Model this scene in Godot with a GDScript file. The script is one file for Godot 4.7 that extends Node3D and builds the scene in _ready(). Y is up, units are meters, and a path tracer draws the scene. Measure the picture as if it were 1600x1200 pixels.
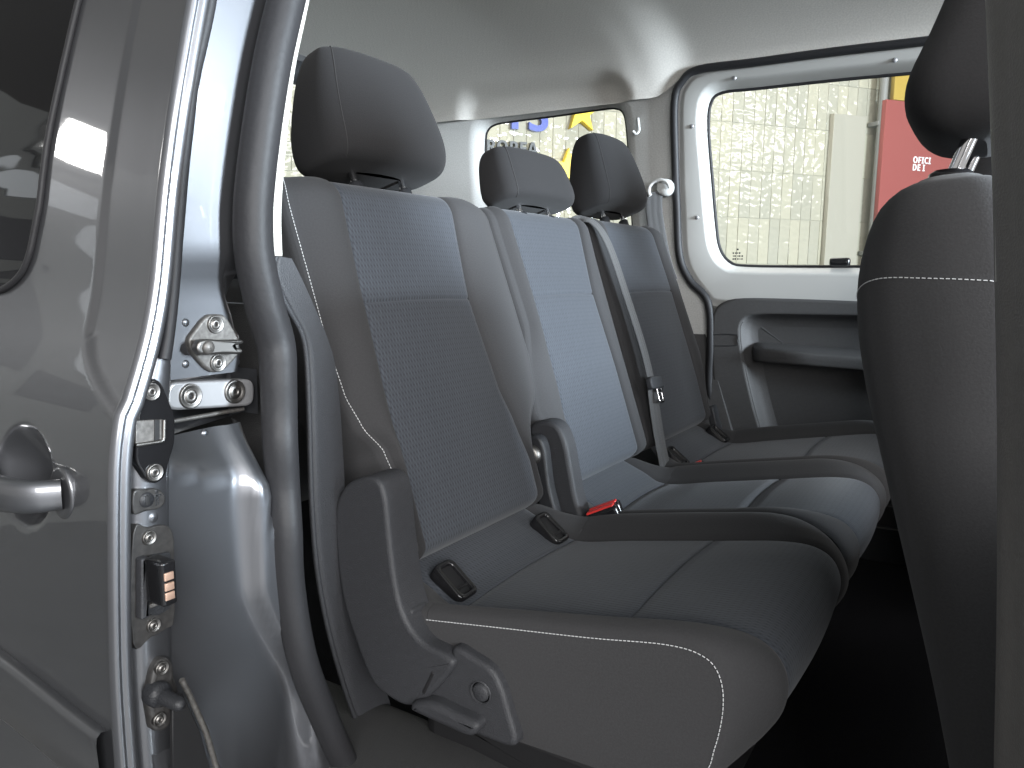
extends Node3D
# Second-row seats of a grey people carrier, seen through the open sliding door. x points to the front of the van, y up, z out of the open door.

var M := {}
var used := {}

# ---------------------------------------------------------------- small helpers
func p2(a: Array) -> PackedVector2Array:
	var o := PackedVector2Array()
	for i in range(0, a.size(), 2):
		o.append(Vector2(a[i], a[i + 1]))
	return o

func p3(a: Array) -> PackedVector3Array:
	var o := PackedVector3Array()
	for i in range(0, a.size(), 3):
		o.append(Vector3(a[i], a[i + 1], a[i + 2]))
	return o

func interp(a: PackedVector2Array, x: float) -> float:      # a holds (key, value) with rising keys
	if x <= a[0].x:
		return a[0].y
	for i in a.size() - 1:
		if x <= a[i + 1].x:
			var t := (x - a[i].x) / maxf(1e-6, a[i + 1].x - a[i].x)
			t = t * t * (3.0 - 2.0 * t) * 0.35 + t * 0.65
			return lerpf(a[i].y, a[i + 1].y, t)
	return a[a.size() - 1].y

func spline2(a: PackedVector2Array, per: int, closed := false) -> PackedVector2Array:
	var o := PackedVector2Array()
	var n := a.size()
	var last := n if closed else n - 1
	for i in last:
		var p0 := a[(i - 1 + n) % n] if closed or i > 0 else a[0]
		var p1 := a[i]
		var p2_ := a[(i + 1) % n]
		var p3_ := a[(i + 2) % n] if closed or i + 2 < n else a[n - 1]
		for k in per:
			o.append(p1.cubic_interpolate(p2_, p0, p3_, float(k) / per))
	if not closed:
		o.append(a[n - 1])
	return o

func spline3(a: PackedVector3Array, per: int) -> PackedVector3Array:
	var o := PackedVector3Array()
	var n := a.size()
	for i in n - 1:
		var p0 := a[maxi(i - 1, 0)]
		var q := a[mini(i + 2, n - 1)]
		for k in per:
			o.append(a[i].cubic_interpolate(a[i + 1], p0, q, float(k) / per))
	o.append(a[n - 1])
	return o

func round_poly(a: PackedVector2Array, r: float, seg := 5) -> PackedVector2Array:
	var o := PackedVector2Array()
	var n := a.size()
	for i in n:
		var p := a[i]
		var u := a[(i - 1 + n) % n] - p
		var v := a[(i + 1) % n] - p
		var d := minf(r, minf(u.length(), v.length()) * 0.45)
		var s := p + u.normalized() * d
		var e := p + v.normalized() * d
		for k in seg + 1:
			var t := float(k) / seg
			o.append(s * (1 - t) * (1 - t) + p * 2 * t * (1 - t) + e * t * t)
	return o

func oval(c: Vector2, rx: float, ry: float, n := 24, e := 1.0) -> PackedVector2Array:
	var o := PackedVector2Array()
	for k in n:
		var t := TAU * k / n
		o.append(c + Vector2(rx * signf(cos(t)) * pow(absf(cos(t)), e), ry * signf(sin(t)) * pow(absf(sin(t)), e)))
	return o

func rect(c: Vector2, w: float, h: float, r: float, seg := 4) -> PackedVector2Array:
	return round_poly(PackedVector2Array([c + Vector2(-w, -h) / 2, c + Vector2(w, -h) / 2, c + Vector2(w, h) / 2, c + Vector2(-w, h) / 2]), r, seg)

func new_st() -> SurfaceTool:
	var st := SurfaceTool.new()
	st.begin(Mesh.PRIMITIVE_TRIANGLES)
	st.set_smooth_group(0)
	return st

func vert(st: SurfaceTool, p: Vector3, uv := Vector2.ZERO) -> void:
	st.set_uv(uv)
	st.add_vertex(p)

func tri(st: SurfaceTool, a: Vector3, b: Vector3, c: Vector3) -> void:
	vert(st, a); vert(st, b); vert(st, c)

func done(st: SurfaceTool) -> ArrayMesh:
	st.generate_normals()
	st.index()
	return st.commit()

# rows of points, all of the same length; uv in metres
func loft(st: SurfaceTool, rows: Array, closed := false, uvs: Array = []) -> void:
	st.set_smooth_group(0)
	var nr := rows.size()
	var nc: int = rows[0].size()
	var ends := nc if closed else nc - 1
	for i in nr - 1:
		var a: PackedVector3Array = rows[i]
		var b: PackedVector3Array = rows[i + 1]
		for j in ends:
			var k := (j + 1) % nc
			var ua := Vector2.ZERO
			var ub := Vector2.ZERO
			var uc := Vector2.ZERO
			var ud := Vector2.ZERO
			if uvs.size():
				ua = uvs[i][j]; ub = uvs[i][k]; uc = uvs[i + 1][j]; ud = uvs[i + 1][k]
			if not a[j].is_equal_approx(a[k]) and not b[j].is_equal_approx(a[j]):
				vert(st, a[j], ua); vert(st, b[j], uc); vert(st, a[k], ub)
			elif not a[j].is_equal_approx(a[k]):
				vert(st, a[j], ua); vert(st, b[k], ud); vert(st, a[k], ub)
				continue
			if not b[j].is_equal_approx(b[k]) and not b[k].is_equal_approx(a[k]):
				vert(st, a[k], ub); vert(st, b[j], uc); vert(st, b[k], ud)

func fan(st: SurfaceTool, ring: PackedVector3Array, group := 1) -> void:
	st.set_smooth_group(group)
	var c := Vector3.ZERO
	for p in ring:
		c += p
	c /= ring.size()
	for i in ring.size():
		tri(st, c, ring[i], ring[(i + 1) % ring.size()])
	st.set_smooth_group(0)

func ring_of(poly: PackedVector2Array, inset: float, c: float, xf: Transform3D) -> PackedVector3Array:
	var o := PackedVector3Array()
	var n := poly.size()
	var area := 0.0
	for i in n:
		area += poly[i].cross(poly[(i + 1) % n])
	var s := 1.0 if area > 0 else -1.0
	for i in n:
		var d1 := (poly[i] - poly[(i - 1 + n) % n]).normalized()
		var d2 := (poly[(i + 1) % n] - poly[i]).normalized()
		var nn := (Vector2(-d1.y, d1.x) + Vector2(-d2.y, d2.x))
		nn = nn.normalized() if nn.length() > 1e-5 else Vector2.ZERO
		var q := poly[i] + nn * s * inset
		o.append(xf * Vector3(q.x, q.y, c))
	return o

# a plate with a rounded rim: outline in the local xy plane, front at z = front, back at z = back
func plate(st: SurfaceTool, poly: PackedVector2Array, front: float, back: float, bevel: float, xf := Transform3D.IDENTITY, seg := 4) -> void:
	var rows := []
	for k in seg + 1:
		var t := PI / 2 * k / seg
		rows.append(ring_of(poly, bevel * (1 - sin(t)), front - bevel * signf(front - back) * (1 - cos(t)), xf))
	rows.append(ring_of(poly, 0, back, xf))
	loft(st, rows, true)
	for side in 2:
		var id := Geometry2D.triangulate_polygon(poly)
		var ring: PackedVector3Array = rows[0] if side == 0 else rows[rows.size() - 1]
		st.set_smooth_group(2 + side)
		for i in range(0, id.size(), 3):
			# keep the winding in step with the rim
			var a := ring[id[i]]; var b := ring[id[i + 1]]; var c := ring[id[i + 2]]
			var area := 0.0
			for q in poly.size():
				area += poly[q].cross(poly[(q + 1) % poly.size()])
			var pa := poly[id[i]]; var pb := poly[id[i + 1]]; var pc := poly[id[i + 2]]
			var same := ((pb - pa).cross(pc - pa) > 0) == (area > 0)
			if (same) == (side == 0):
				tri(st, a, b, c)
			else:
				tri(st, a, c, b)
	st.set_smooth_group(0)

# a domed panel: outline filled with rings that rise to the middle
func dome(st: SurfaceTool, poly: PackedVector2Array, base: float, rise: float, xf: Transform3D, rings := 7, mid := Vector2.INF) -> void:
	var c := Vector2.ZERO
	for p in poly:
		c += p
	c /= poly.size()
	if mid != Vector2.INF:
		c = mid
	var rows := []
	for k in rings + 1:
		var t := float(k) / rings
		var s := 1.0 - t
		var row := PackedVector3Array()
		for p in poly:
			var q := c + (p - c) * s
			row.append(xf * Vector3(q.x, q.y, base + rise * (1 - pow(s, 4.0))))
		rows.append(row)
	loft(st, rows, true)

# a plate with one opening; both outlines are resampled round the middle of the opening
func frame_plate(st: SurfaceTool, outer: PackedVector2Array, rings: Array, c: Vector2, f: Callable, n := 96) -> void:
	# rings: [outline, depth] from outside in; outer lies at depth 0
	var rows := []
	var all := [[outer, 0.0]] + rings
	for r in all:
		var row := PackedVector3Array()
		for k in n:
			var d := Vector2.from_angle(TAU * k / n)
			var best := 0.0
			var pl: PackedVector2Array = r[0]
			for i in pl.size():
				var hit = Geometry2D.segment_intersects_segment(c, c + d * 20.0, pl[i], pl[(i + 1) % pl.size()])
				if hit != null:
					best = maxf(best, c.distance_to(hit))
			row.append(f.call(c + d * best, r[1]))
		rows.append(row)
	loft(st, rows, true)

func sweep(st: SurfaceTool, path: PackedVector3Array, prof: PackedVector2Array, up: Vector3, closed_prof := true, scales := PackedFloat32Array()) -> void:
	var rows := []
	var uvs := []
	var run := 0.0
	for i in path.size():
		var t := (path[mini(i + 1, path.size() - 1)] - path[maxi(i - 1, 0)]).normalized()
		var s := t.cross(up)
		s = s.normalized() if s.length() > 1e-4 else Vector3.RIGHT
		var u := s.cross(t).normalized()
		var k := scales[i] if scales.size() else 1.0
		var row := PackedVector3Array()
		var uv := []
		if i:
			run += path[i].distance_to(path[i - 1])
		var across := 0.0
		for q in prof.size():
			row.append(path[i] + s * prof[q].x * k + u * prof[q].y * k)
			if q:
				across += prof[q].distance_to(prof[q - 1])
			uv.append(Vector2(across, run))
		rows.append(row)
		uvs.append(uv)
	loft(st, rows, closed_prof, uvs)
	if closed_prof:
		fan(st, rows[0], 5)
		var back: PackedVector3Array = rows[rows.size() - 1].duplicate()
		back.reverse()
		fan(st, back, 6)

func tube(st: SurfaceTool, path: PackedVector3Array, r: float, sides := 10, up := Vector3(0.31, 0.2, 0.93), scales := PackedFloat32Array()) -> void:
	sweep(st, path, oval(Vector2.ZERO, r, r, sides), up, true, scales)

# turned shape: profile of (radius, height) about the local z axis
func lathe(st: SurfaceTool, prof: PackedVector2Array, xf: Transform3D, n := 20) -> void:
	var rows := []
	for q in prof:
		var row := PackedVector3Array()
		for k in n:
			row.append(xf * Vector3(cos(TAU * k / n) * q.x, sin(TAU * k / n) * q.x, q.y))
		rows.append(row)
	loft(st, rows, true)

# a block with rounded edges
func block(st: SurfaceTool, c: Vector3, size: Vector3, r: float, basis := Basis.IDENTITY, seg := 3) -> void:
	var xf := Transform3D(basis, c)
	var poly := rect(Vector2.ZERO, size.x, size.y, r, 4)
	var rows := []
	for k in seg + 1:
		var t := PI / 2 * k / seg
		rows.append(ring_of(poly, r * (1 - sin(t)), size.z / 2 - r * (1 - cos(t)), xf))
	for k in range(seg, -1, -1):
		var t := PI / 2 * k / seg
		rows.append(ring_of(poly, r * (1 - sin(t)), -size.z / 2 + r * (1 - cos(t)), xf))
	loft(st, rows, true)
	fan(st, rows[0], 1)
	var b: PackedVector3Array = rows[rows.size() - 1].duplicate()
	b.reverse()
	fan(st, b, 2)

# short thread dashes along a path
func stitches(path: PackedVector3Array, step: float, length: float, r: float) -> ArrayMesh:
	var st := new_st()
	var curve := Curve3D.new()
	curve.bake_interval = 0.002
	for p in path:
		curve.add_point(p)
	var total := curve.get_baked_length()
	var d := 0.0
	while d + length < total:
		var a := curve.sample_baked(d)
		var b := curve.sample_baked(d + length)
		tube(st, PackedVector3Array([a, a.lerp(b, 0.5) + (b - a).cross(Vector3.UP).normalized() * 0.0002, b]), r, 5)
		d += step
	return done(st)

func obj(called: String, mesh: Mesh, mat: Material, parent: Node = self) -> MeshInstance3D:
	var o := MeshInstance3D.new()
	o.name = called
	o.mesh = mesh
	o.material_override = null
	for i in mesh.get_surface_count():
		o.set_surface_override_material(i, mat)
	parent.add_child(o, true)
	return o

func node(called: String, parent: Node = self, at := Vector3.ZERO) -> Node3D:
	var o := Node3D.new()
	o.name = called
	parent.add_child(o, true)
	o.position = at
	return o

func tag(o: Node, label: String, category: String, group := "", kind := "") -> void:
	if label != "":
		o.set_meta("label", label)
	if category != "":
		o.set_meta("category", category)
	if group != "":
		o.set_meta("group", group)
	if kind != "":
		o.set_meta("kind", kind)

func numbered(called: String) -> String:
	used[called] = int(used.get(called, -1)) + 1
	return called if used[called] == 0 else "%s_%03d" % [called, used[called]]

# ---------------------------------------------------------------- materials
func lin(r: float, g: float, b: float) -> Color:
	return Color(r, g, b).linear_to_srgb()

func mat(called: String, c: Color, rough: float, metal := 0.0, spec := 0.5) -> StandardMaterial3D:
	var m := StandardMaterial3D.new()
	m.resource_name = called
	m.albedo_color = c
	m.roughness = rough
	m.metallic = metal
	m.metallic_specular = spec
	M[called] = m
	return m

func noise_tex(freq: float, octaves: int, size: int, normal: bool, strength := 4.0, kind := FastNoiseLite.TYPE_SIMPLEX_SMOOTH, seed_ := 3, ramp: Gradient = null) -> NoiseTexture2D:
	var n := FastNoiseLite.new()
	n.seed = seed_
	n.noise_type = kind
	n.frequency = freq
	n.fractal_octaves = octaves
	var t := NoiseTexture2D.new()
	t.width = size
	t.height = size
	t.seamless = true
	t.noise = n
	t.as_normal_map = normal
	t.bump_strength = strength
	if ramp:
		t.color_ramp = ramp
	return t

func ramp2(a: float, b: float) -> Gradient:
	var g := Gradient.new()
	g.set_color(0, Color(a, a, a))
	g.set_color(1, Color(b, b, b))
	return g

func triplanar(m: StandardMaterial3D, scale: float) -> void:
	m.uv1_triplanar = true
	m.uv1_scale = Vector3(scale, scale, scale)
	m.uv1_triplanar_sharpness = 4.0

func with_normal(m: StandardMaterial3D, t: Texture2D, s: float) -> void:
	m.normal_enabled = true
	m.normal_texture = t
	m.normal_scale = s

# woven upholstery of the seat centres: rows of short slanting ribs, half a pitch apart
func rib_image(size: int, colour: bool) -> Image:
	var im := Image.create(size, size, false, Image.FORMAT_RGBA8)
	for y in size:
		for x in size:
			# the nearest of the staggered ribs, each a slanting lens of its own strength
			var fu := float(x) / size * 8.0
			var fv := float(y) / size * 6.0
			var h := 0.0
			var r0 := int(floor(fv))
			for row in range(r0 - 1, r0 + 2):
				var shift := posmod(row, 3) / 3.0 + 0.25
				var c0 := int(floor(fu - shift))
				for col in range(c0 - 1, c0 + 3):
					var du := fu - (col + shift)
					var dv := fv - (row + 0.5)
					du += dv * 0.20
					var q := pow(du / 0.34, 2) + pow(dv / 1.0, 2)
					var own := 0.72 + 0.28 * absf(sin(posmod(row, 6) * 12.9898 + posmod(col, 8) * 78.233) * 43758.5453 - floor(sin(posmod(row, 6) * 12.9898 + posmod(col, 8) * 78.233) * 43758.5453))
					h = maxf(h, (1.0 - q) * own)
			h = sqrt(maxf(0.0, h))
			var thread := 0.5 + 0.5 * sin(x * TAU * 52.0 / size) * sin(y * TAU * 52.0 / size)
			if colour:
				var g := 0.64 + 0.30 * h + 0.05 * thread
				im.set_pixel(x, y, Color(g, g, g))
			else:
				var g := 0.15 + 0.7 * h + 0.1 * thread
				im.set_pixel(x, y, Color(g, g, g))
	return im

func make_materials() -> void:
	var weave := noise_tex(0.10, 2, 256, true, 4.0)
	var mottle := noise_tex(0.07, 4, 256, false, 1.0, FastNoiseLite.TYPE_SIMPLEX_SMOOTH, 7, ramp2(0.92, 1.0))
	var grain := noise_tex(0.09, 2, 256, true, 5.0, FastNoiseLite.TYPE_CELLULAR, 5)
	var felt := noise_tex(0.12, 3, 256, true, 3.0, FastNoiseLite.TYPE_SIMPLEX_SMOOTH, 11)
	# plain grey cloth
	for d in [["cloth", 0.0475, 0.0472, 0.0492], ["cloth_dark", 0.0285, 0.0280, 0.0292]]:
		var m := mat(d[0], lin(d[1], d[2], d[3]), 0.95, 0.0, 0.25)
		m.albedo_texture = mottle
		triplanar(m, 16.0)
		with_normal(m, weave, 0.14)
		m.rim_enabled = true
		m.rim = 0.35
		m.rim_tint = 0.5
	# ribbed cloth of the centres
	var hi := rib_image(384, false)
	hi.bump_map_to_normal_map(6.0)
	var nt := ImageTexture.create_from_image(hi)
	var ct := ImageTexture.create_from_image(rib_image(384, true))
	for d in [["ribbed", 0.068, 0.075, 0.088]]:
		var m := mat(d[0], lin(d[1], d[2], d[3]), 0.9, 0.0, 0.3)
		m.albedo_texture = ct
		m.uv1_scale = Vector3(1.0 / 0.0460, 1.0 / 0.050, 1)
		with_normal(m, nt, 0.28)
		m.rim_enabled = true
		m.rim = 0.5
		m.rim_tint = 0.4
	# plastics
	var scuff := noise_tex(0.016, 5, 256, false, 1.0, FastNoiseLite.TYPE_SIMPLEX_SMOOTH, 53, ramp2(0.93, 1.0))
	for d in [["plastic", 0.033, 0.034, 0.038, 0.60], ["plastic_dark", 0.022, 0.023, 0.026, 0.5], ["plastic_panel", 0.068, 0.067, 0.068, 0.72], ["plastic_sill", 0.046, 0.046, 0.047, 0.75], ["plastic_pillar", 0.14, 0.134, 0.128, 0.6]]:
		var m := mat(d[0], lin(d[1], d[2], d[3]), d[4], 0.0, 0.45)
		triplanar(m, 22.0)
		m.albedo_texture = scuff
		m.roughness_texture = scuff
		with_normal(m, grain, 0.45)
	mat("gloss_black", lin(0.010, 0.010, 0.011), 0.18)
	mat("black", lin(0.008, 0.008, 0.009), 0.6)
	var rub := mat("rubber", lin(0.020, 0.020, 0.022), 0.55, 0.0, 0.4)
	triplanar(rub, 12.0)
	with_normal(rub, noise_tex(0.03, 3, 256, true, 2.0), 0.3)
	# light linings
	var fluff := noise_tex(0.05, 5, 256, false, 1.0, FastNoiseLite.TYPE_SIMPLEX_SMOOTH, 61, ramp2(0.90, 1.0))
	for d in [["headliner", 0.71, 0.68, 0.635], ["lining_light", 0.62, 0.62, 0.605], ["lining_cream", 0.62, 0.60, 0.55]]:
		var m := mat(d[0], lin(d[1], d[2], d[3]), 0.95, 0.0, 0.2)
		triplanar(m, 14.0)
		m.albedo_texture = fluff
		with_normal(m, felt, 0.45)
	var carpet := mat("carpet", lin(0.018, 0.018, 0.020), 1.0, 0.0, 0.1)
	triplanar(carpet, 9.0)
	with_normal(carpet, felt, 0.8)
	# metallic paint
	var flake := noise_tex(0.45, 1, 256, true, 1.2, FastNoiseLite.TYPE_SIMPLEX, 2)
	for d in [["paint", 0.150, 0.154, 0.166, 0.42, 0.90]]:
		var m := mat(d[0], lin(d[1], d[2], d[3]), d[4], d[5], 0.5)
		triplanar(m, 16.0)
		with_normal(m, flake, 0.10)
		m.clearcoat_enabled = true
		m.clearcoat = 1.0
		m.clearcoat_roughness = 0.03
	var pi := mat("paint_lit", lin(0.45, 0.45, 0.435), 0.5, 0.05, 0.45)  # body paint, lightened in colour to carry the light on the far frame
	var sp := mat("spot_weld_paint", lin(0.30, 0.30, 0.31), 0.4, 0.5)
	sp.clearcoat_enabled = true
	mat("chrome", lin(0.72, 0.72, 0.74), 0.08, 1.0)
	mat("steel", lin(0.22, 0.21, 0.20), 0.42, 1.0)
	var worn := mat("worn_steel", lin(0.20, 0.19, 0.18), 0.5, 0.6)
	worn.albedo_texture = noise_tex(0.03, 4, 256, false, 1.0, FastNoiseLite.TYPE_SIMPLEX_SMOOTH, 21, ramp2(0.72, 1.0))
	triplanar(worn, 18.0)
	var dirty := mat("greasy_plastic", lin(0.052, 0.050, 0.049), 0.42, 0.1)
	dirty.albedo_texture = noise_tex(0.025, 5, 256, false, 1.0, FastNoiseLite.TYPE_SIMPLEX_SMOOTH, 31, ramp2(0.72, 1.0))
	triplanar(dirty, 18.0)
	mat("copper", lin(0.75, 0.50, 0.38), 0.4, 0.7)
	mat("red_plastic", lin(0.62, 0.035, 0.03), 0.35)
	var belt := mat("webbing", lin(0.072, 0.072, 0.074), 0.7, 0.0, 0.4)
	var bi := Image.create(64, 64, false, Image.FORMAT_RGBA8)
	for y in 64:
		for x in 64:
			var g := 0.5 + 0.35 * sin((x + (y if (x / 8) % 2 == 0 else -y)) * TAU / 8.0)
			bi.set_pixel(x, y, Color(g, g, g))
	bi.bump_map_to_normal_map(3.0)
	belt.uv1_scale = Vector3(120, 120, 1)
	with_normal(belt, ImageTexture.create_from_image(bi), 0.6)
	belt.rim_enabled = true
	belt.rim = 0.5
	mat("thread", lin(0.62, 0.63, 0.64), 0.8)
	mat("thread_dark", lin(0.028, 0.027, 0.028), 0.9)
	# glass
	var gl := mat("pane", Color(0.40, 0.43, 0.38, 0.22), 0.0)
	gl.transparency = BaseMaterial3D.TRANSPARENCY_ALPHA
	mat("privacy_glass", lin(0.006, 0.006, 0.007), 0.03)
	# showroom
	for d in [["glaze_a", 0.40, 0.384, 0.302], ["glaze_b", 0.372, 0.360, 0.288], ["glaze_c", 0.425, 0.405, 0.312]]:
		var m := mat(d[0], lin(d[1], d[2], d[3]), 0.07)
		triplanar(m, 4.0)
		m.uv1_world_triplanar = true
		with_normal(m, noise_tex(0.012, 2, 256, true, 6.0, FastNoiseLite.TYPE_SIMPLEX_SMOOTH, 17), 0.8)
	mat("grout", lin(0.37, 0.355, 0.278), 0.8)
	mat("plaster", lin(0.34, 0.325, 0.265), 0.7)
	mat("wall_grey", lin(0.20, 0.195, 0.18), 0.8)
	mat("pipe_grey", lin(0.19, 0.19, 0.178), 0.4)
	mat("sign_red", lin(0.26, 0.048, 0.042), 0.75)
	mat("sign_gold", lin(0.40, 0.27, 0.035), 0.7)
	mat("star_yellow", lin(0.85, 0.60, 0.02), 0.35)
	mat("letter_blue", lin(0.03, 0.055, 0.32), 0.35)
	mat("letter_grey", lin(0.035, 0.035, 0.037), 0.4)
	mat("white_print", lin(0.8, 0.8, 0.8), 0.6)
	var fl := mat("floor_resin", lin(0.11, 0.11, 0.11), 0.35)
	triplanar(fl, 0.5)
	fl.albedo_texture = noise_tex(0.02, 4, 256, false, 1.0, FastNoiseLite.TYPE_SIMPLEX_SMOOTH, 41, ramp2(0.85, 1.0))

# ---------------------------------------------------------------- camera, light
func glow_panel(called: String, at: Vector3, facing: Vector3, size: Vector2, c: Color, energy: float, glow: float, label: String) -> void:
	var root := node(called, self, at)
	tag(root, label, "lamp")
	root.look_at_from_position(at, at + facing, Vector3.UP if absf(facing.y) < 0.9 else Vector3.RIGHT)
	var m := mat(called + "_glow", Color(0.9, 0.9, 0.9), 0.6)
	m.emission_enabled = true
	m.emission = c
	m.emission_energy_multiplier = glow
	var st := new_st()
	plate(st, rect(Vector2.ZERO, size.x, size.y, 0.02), 0.0, 0.03, 0.004)
	obj("glowing_face", done(st), m, root)
	var fr := new_st()
	for s in [-1, 1]:
		block(fr, Vector3(s * (size.x / 2 + 0.03), 0, 0.02), Vector3(0.06, size.y + 0.12, 0.08), 0.005)
		block(fr, Vector3(0, s * (size.y / 2 + 0.03), 0.02), Vector3(size.x, 0.06, 0.08), 0.005)
	obj("frame", done(fr), M.pipe_grey, root)
	var l := AreaLight3D.new()
	l.name = called + "_light"
	l.area_size = size
	l.light_color = c
	l.light_energy = energy
	l.area_range = 30.0
	l.area_attenuation = 2.0
	l.shadow_enabled = true
	root.add_child(l, true)
	l.position = Vector3(0, 0, -0.02)

func setup() -> void:
	var cam := Camera3D.new()
	cam.name = "camera"
	add_child(cam)
	cam.transform = Transform3D(Basis(Vector3(0.84700, 0.01101, -0.53148), Vector3(-0.08527, 0.98965, -0.11539), Vector3(0.52471, 0.14305, 0.83918)), Vector3(0, 1.38, 1.348))
	cam.fov = 53.130
	cam.near = 0.02
	cam.far = 60.0
	cam.current = true
	var we := WorldEnvironment.new()
	we.name = "surroundings"
	var e := Environment.new()
	e.background_mode = Environment.BG_COLOR
	e.background_color = lin(0.52, 0.508, 0.49)
	e.background_energy_multiplier = 1.0
	e.tonemap_mode = Environment.TONE_MAPPER_LINEAR
	e.tonemap_exposure = 1.0
	e.sdfgi_enabled = true
	e.ssao_enabled = true
	e.ssil_enabled = true
	we.environment = e
	add_child(we)

func lamps() -> void:
	# tall showroom window on the camera's side
	glow_panel("showroom_window", Vector3(3.5, 2.8, 4.2), Vector3(-0.75, -0.3, -0.72), Vector2(4.4, 2.6), lin(1.0, 0.99, 0.985), 47.0, 2.0, "tall daylight window of the showroom on the door side")
	# window ahead of the windscreen, cool light
	glow_panel("showroom_window_001", Vector3(4.6, 1.95, 0.05), Vector3(-1, -0.12, 0), Vector2(1.1, 1.0), lin(0.80, 0.91, 1.0), 108.0, 7.0, "cool daylight window ahead of the van's windscreen")
	# ceiling panel over the tiled wall
	glow_panel("ceiling_lamp", Vector3(-1.6, 4.6, -2.6), Vector3(0.05, -1, -0.1), Vector2(4.0, 1.4), lin(1.0, 0.97, 0.90), 3.0, 6.0, "long ceiling lamp above the tiled wall")
	# high window far ahead, mirrored in the wavy tiles
	glow_panel("showroom_window_002", Vector3(6.2, 3.5, -3.1), Vector3(-1, -0.1, 0), Vector2(2.4, 0.8), lin(1.0, 0.99, 0.96), 6.0, 8.0, "high window far ahead of the van, mirrored in the glazed tiles")
	# small high window behind the van, mirrored in the sliding door
	glow_panel("clerestory_window", Vector3(-5.08, 3.12, 3.08), Vector3(1, 0, 0), Vector2(0.5, 0.34), lin(1.0, 0.98, 0.95), 2.0, 3.0, "small high window mirrored in the sliding door's paint")

# ---------------------------------------------------------------- upholstery
const BO := Vector3(-0.5933, 0.9499, 0.0)
const BT := Vector3(-0.325, 0.9457, 0.0)
const BN := Vector3(0.9457, 0.325, 0.0)

func bp(z: float, v: float, w: float) -> Vector3:
	return BO + BT * v + BN * w + Vector3(0, 0, z)

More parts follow.
